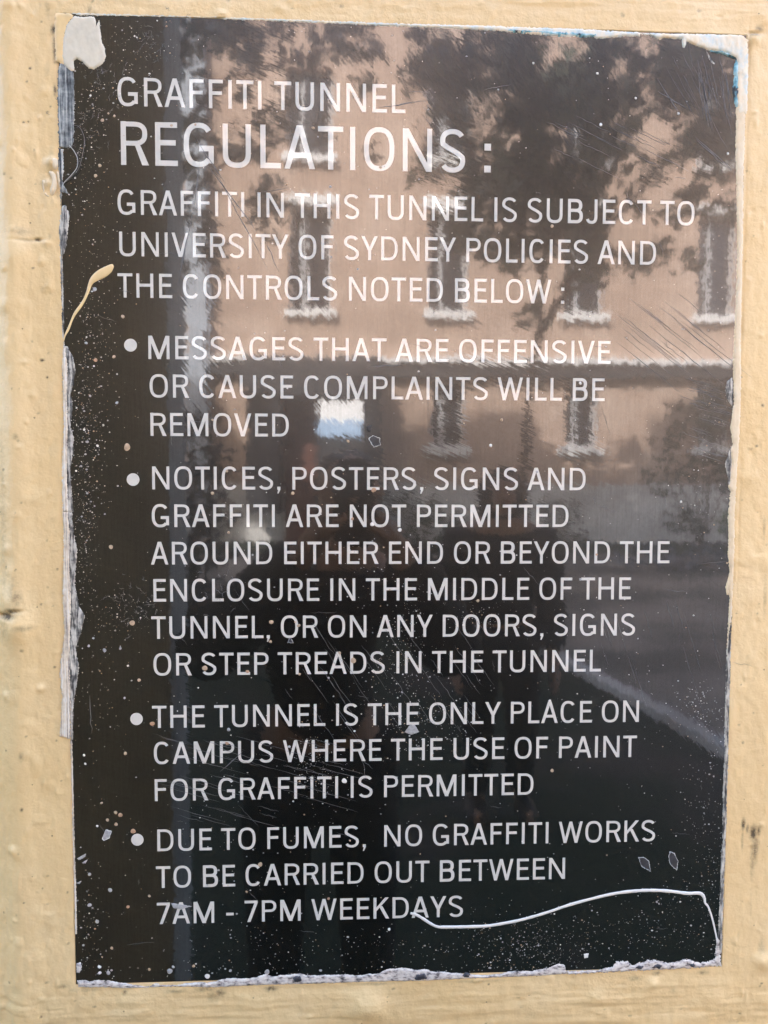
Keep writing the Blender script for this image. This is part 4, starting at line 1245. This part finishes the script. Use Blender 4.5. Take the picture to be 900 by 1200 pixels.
def figure(label, at, J, jacket_m, hood=False, hair_long=False, grow=.034):
    """J: joint positions relative to the feet; one continuous body, clothes as children over it"""
    off = Vector(at)
    N_, E, ix = [], [], {}
    def add(k, p, r, par=None):
        ix[k] = len(N_); N_.append((Vector(p), r))
        if par: E.append((ix[par], ix[k]))
    add('pelvis', J['pelvis'], (.145, .105)); add('waist', J['waist'], (.125, .095), 'pelvis'); add('chest', J['chest'], (.15, .105), 'waist'); add('collar', J['collar'], (.10, .08), 'chest')
    add('neck', J['neck'], (.055, .058), 'collar'); add('jaw', J['jaw'], (.062, .078), 'neck'); add('brow', J['brow'], (.074, .092), 'jaw'); add('crown', J['crown'], (.05, .062), 'brow')
    for s in 'LR':
        add('sh' + s, J['sh' + s], .062, 'collar'); add('el' + s, J['el' + s], .043, 'sh' + s); add('wr' + s, J['wr' + s], .029, 'el' + s)
        pa = J['palm' + s]; add('pa' + s, pa, (.034, .018), 'wr' + s)
        d = (Vector(pa) - Vector(J['wr' + s])).normalized(); side = Vector(J['side' + s]).normalized(); curl = Vector(J['curl' + s]).normalized()
        for i, (o_, L) in enumerate(((-.030, .068), (-.010, .078), (.010, .074), (.028, .058))):
            p = Vector(pa) + side * o_ + d * .022
            for q, (fr, cu) in enumerate(((.42, .04), (.38, .4), (.30, .9))):
                p2 = p + (d * (1 - cu) + curl * cu).normalized() * L * fr
                add(f'f{s}{i}{q}', p2, .0088 - .0012 * q, 'pa' + s if q == 0 else f'f{s}{i}{q-1}'); p = p2
        p = Vector(pa) - side * .036 - d * .012
        add('t1' + s, p, .012, 'pa' + s); add('t2' + s, p - side * .018 + d * .028 + curl * .012, .010, 't1' + s); add('t3' + s, p - side * .014 + d * .05 + curl * .03, .008, 't2' + s)
        add('hip' + s, J['hip' + s], .095, 'pelvis'); add('kn' + s, J['kn' + s], .058, 'hip' + s); add('an' + s, J['an' + s], .042, 'kn' + s); add('ball' + s, J['ball' + s], (.042, .032), 'an' + s); add('toe' + s, J['toe' + s], (.036, .02), 'ball' + s)
    body = skin('person', N_, E, M_SKIN)
    body.location = off
    tag(body, label, 'person', None)
    def garment(name, keys, edges, mat, g, part=None):
        kk = {k: i for i, k in enumerate(keys)}
        nn = []
        for k in keys:
            p, r = N_[ix[k]]; r = r if isinstance(r, tuple) else (r, r)
            nn.append((p, (r[0] + g, r[1] + g)))
        return skin(name, nn, [(kk[a], kk[b]) for a, b in edges], mat, body)
    garment('jacket', ['pelvis', 'waist', 'chest', 'collar', 'shL', 'elL', 'wrL', 'shR', 'elR', 'wrR'], [('pelvis', 'waist'), ('waist', 'chest'), ('chest', 'collar'), ('collar', 'shL'), ('shL', 'elL'), ('elL', 'wrL'), ('collar', 'shR'), ('shR', 'elR'), ('elR', 'wrR')], jacket_m, grow)
    garment('trousers', ['pelvis', 'hipL', 'knL', 'anL', 'hipR', 'knR', 'anR'], [('pelvis', 'hipL'), ('hipL', 'knL'), ('knL', 'anL'), ('pelvis', 'hipR'), ('hipR', 'knR'), ('knR', 'anR')], M_TROUSER, .022)
    for s in 'LR':
        garment('shoe', ['an' + s, 'ball' + s, 'toe' + s], [('an' + s, 'ball' + s), ('ball' + s, 'toe' + s)], M_SHOE, .012)
    fwd = Vector((0, 1, 0)); br, jw, cr = Vector(J['brow']), Vector(J['jaw']), Vector(J['crown'])
    # face: nose, ears, eyes, mouth
    skin('nose', [(br + Vector((0, .085, -.01)), .010), (br + Vector((0, .108, -.05)), .014)], [(0, 1)], M_SKIN, body, 1)
    for sx in (-1, 1):
        skin('ear', [(br + Vector((sx * .078, 0, -.012)), (.012, .022)), (br + Vector((sx * .076, .004, -.045)), (.010, .016))], [(0, 1)], M_SKIN, body, 1)
        skin('eye', [(br + Vector((sx * .032, .080, -.012)), .010), (br + Vector((sx * .036, .080, -.012)), .010)], [(0, 1)], M_HAIR, body, 1)
    skin('mouth', [(jw + Vector((-.022, .072, .012)), .005), (jw + Vector((0, .080, .014)), .007), (jw + Vector((.022, .072, .012)), .005)], [(0, 1), (1, 2)], plain('lips', (.32, .13, .11), .5), body, 1)
    if hood:
        skin('hood', [(Vector(J['collar']) + Vector((0, -.03, .02)), (.14, .11)), (jw + Vector((0, -.035, .0)), (.105, .095)), (br + Vector((0, -.035, .02)), (.108, .10)), (cr + Vector((0, -.03, .035)), (.055, .06))], [(0, 1), (1, 2), (2, 3)], jacket_m, body)
    else:
        skin('hair', [(br + Vector((0, -.045, -.05)), (.072, .05)), (br + Vector((0, -.022, .015)), (.084, .082)), (cr + Vector((0, -.008, .012)), (.066, .072))], [(0, 1), (1, 2)], M_HAIR, body)
    return body


ph = dict(pelvis=(-.02, -.02, .86), waist=(-.01, -.02, 1.03), chest=(.0, -.03, 1.20), collar=(.03, -.02, 1.30), neck=(.045, -.005, 1.375), jaw=(.05, .02, 1.44), brow=(.05, .015, 1.525), crown=(.05, .005, 1.585),
          shL=(-.155, -.02, 1.235), elL=(-.29, .16, 1.12), wrL=(-.03, .415, 1.385), palmL=(.005, .435, 1.44), sideL=(0, -1, .2), curlL=(1, .1, .1),
          shR=(.20, -.02, 1.245), elR=(.30, .17, 1.12), wrR=(.15, .415, 1.385), palmR=(.115, .435, 1.44), sideR=(0, -1, .2), curlR=(-1, .1, .1),
          hipL=(-.12, -.01, .80), knL=(-.13, .02, .46), anL=(-.14, -.03, .085), ballL=(-.15, .06, .04), toeL=(-.155, .14, .03), hipR=(.08, -.01, .80), knR=(.10, .02, .46), anR=(.10, -.03, .085), ballR=(.115, .06, .04), toeR=(.125, .14, .03))
figure('person in a black jacket raising both hands to take the photograph, mirrored in the notice', (-.105, -1.16, .0), ph, M_JACKET)
ss = dict(pelvis=(0, 0, .84), waist=(0, -.01, 1.0), chest=(0, -.01, 1.17), collar=(0, 0, 1.30), neck=(0, .01, 1.36), jaw=(0, .03, 1.40), brow=(0, .02, 1.48), crown=(0, .01, 1.54),
          shL=(-.18, 0, 1.25), elL=(-.23, -.02, .97), wrL=(-.22, .09, .75), palmL=(-.22, .12, .68), sideL=(0, -1, 0), curlL=(.6, .6, -.2), shR=(.18, 0, 1.25), elR=(.23, -.02, .97), wrR=(.22, .09, .75), palmR=(.22, .12, .68), sideR=(0, -1, 0), curlR=(-.6, .6, -.2),
          hipL=(-.09, 0, .79), knL=(-.10, .03, .45), anL=(-.10, -.02, .085), ballL=(-.11, .07, .04), toeL=(-.115, .15, .03), hipR=(.09, 0, .79), knR=(.10, .03, .45), anR=(.10, -.02, .085), ballR=(.11, .07, .04), toeR=(.115, .15, .03))
figure('person in a dark hooded top standing behind the photographer, mirrored in the notice', (.62, -2.6, .0), ss, M_HOOD, hood=True)

phone = empty('phone', (CAM.x + .008, -.672, CAM.z - .052))
tag(phone, 'black phone held up to photograph the notice, mirrored in it', 'phone')
bm = bmesh.new(); bmesh.ops.create_cube(bm, size=1)
for v in bm.verts: v.co = (v.co.x * .074, v.co.y * .0085, v.co.z * .158)
bmesh.ops.bevel(bm, geom=[e for e in bm.edges if abs(e.verts[0].co.y - e.verts[1].co.y) > .001], offset=.010, segments=5, affect='EDGES')
me = bpy.data.meshes.new('body'); bm.to_mesh(me); bm.free(); me.materials.append(plain('phone_black', (.02, .02, .022), .25, .1, 10))
o = bpy.data.objects.new('body', me); COL.objects.link(o); o.parent = phone
mb = MB(); mb.box((-.036, .0045, .044), (.036, .0066, .066)); o = mb.build('camera_bar', M_SHOE, phone)
mb = MB(); mb.tube([(-.008, .0062, .053), (-.008, .0078, .053)], .0065, 16); mb.tube([(.014, .0062, .053), (.014, .0078, .053)], .0065, 16); mb.build('lens', M_PANE, o)

# ---- white building far beyond the passage
far = empty('white_building', (-.25, -52, 0)); tag(far, 'distant white and pale blue building glimpsed through the passage in the mirror image', 'building')
mb = MB(); mb.box((-6, -6, 5.3), (6, 0, 8)); mb.build('upper_wall', M_TRIM, far)
mb = MB(); mb.box((-6, -6, 0), (6, .05, 5.298)); mb.build('lower_wall', plain('pale_blue_render', (.36, .50, .68), .8, .1, 2), far)
mb = MB(); mb.add([(-6.3, .4, 8), (6.3, .4, 8), (6.3, -6.4, 8), (-6.3, -6.4, 8), (-6.3, -3, 10), (6.3, -3, 10)], [(0, 1, 5, 4), (2, 3, 4, 5), (3, 0, 4), (1, 2, 5), (3, 2, 1, 0)]); mb.build('roof', M_ROOF, far)
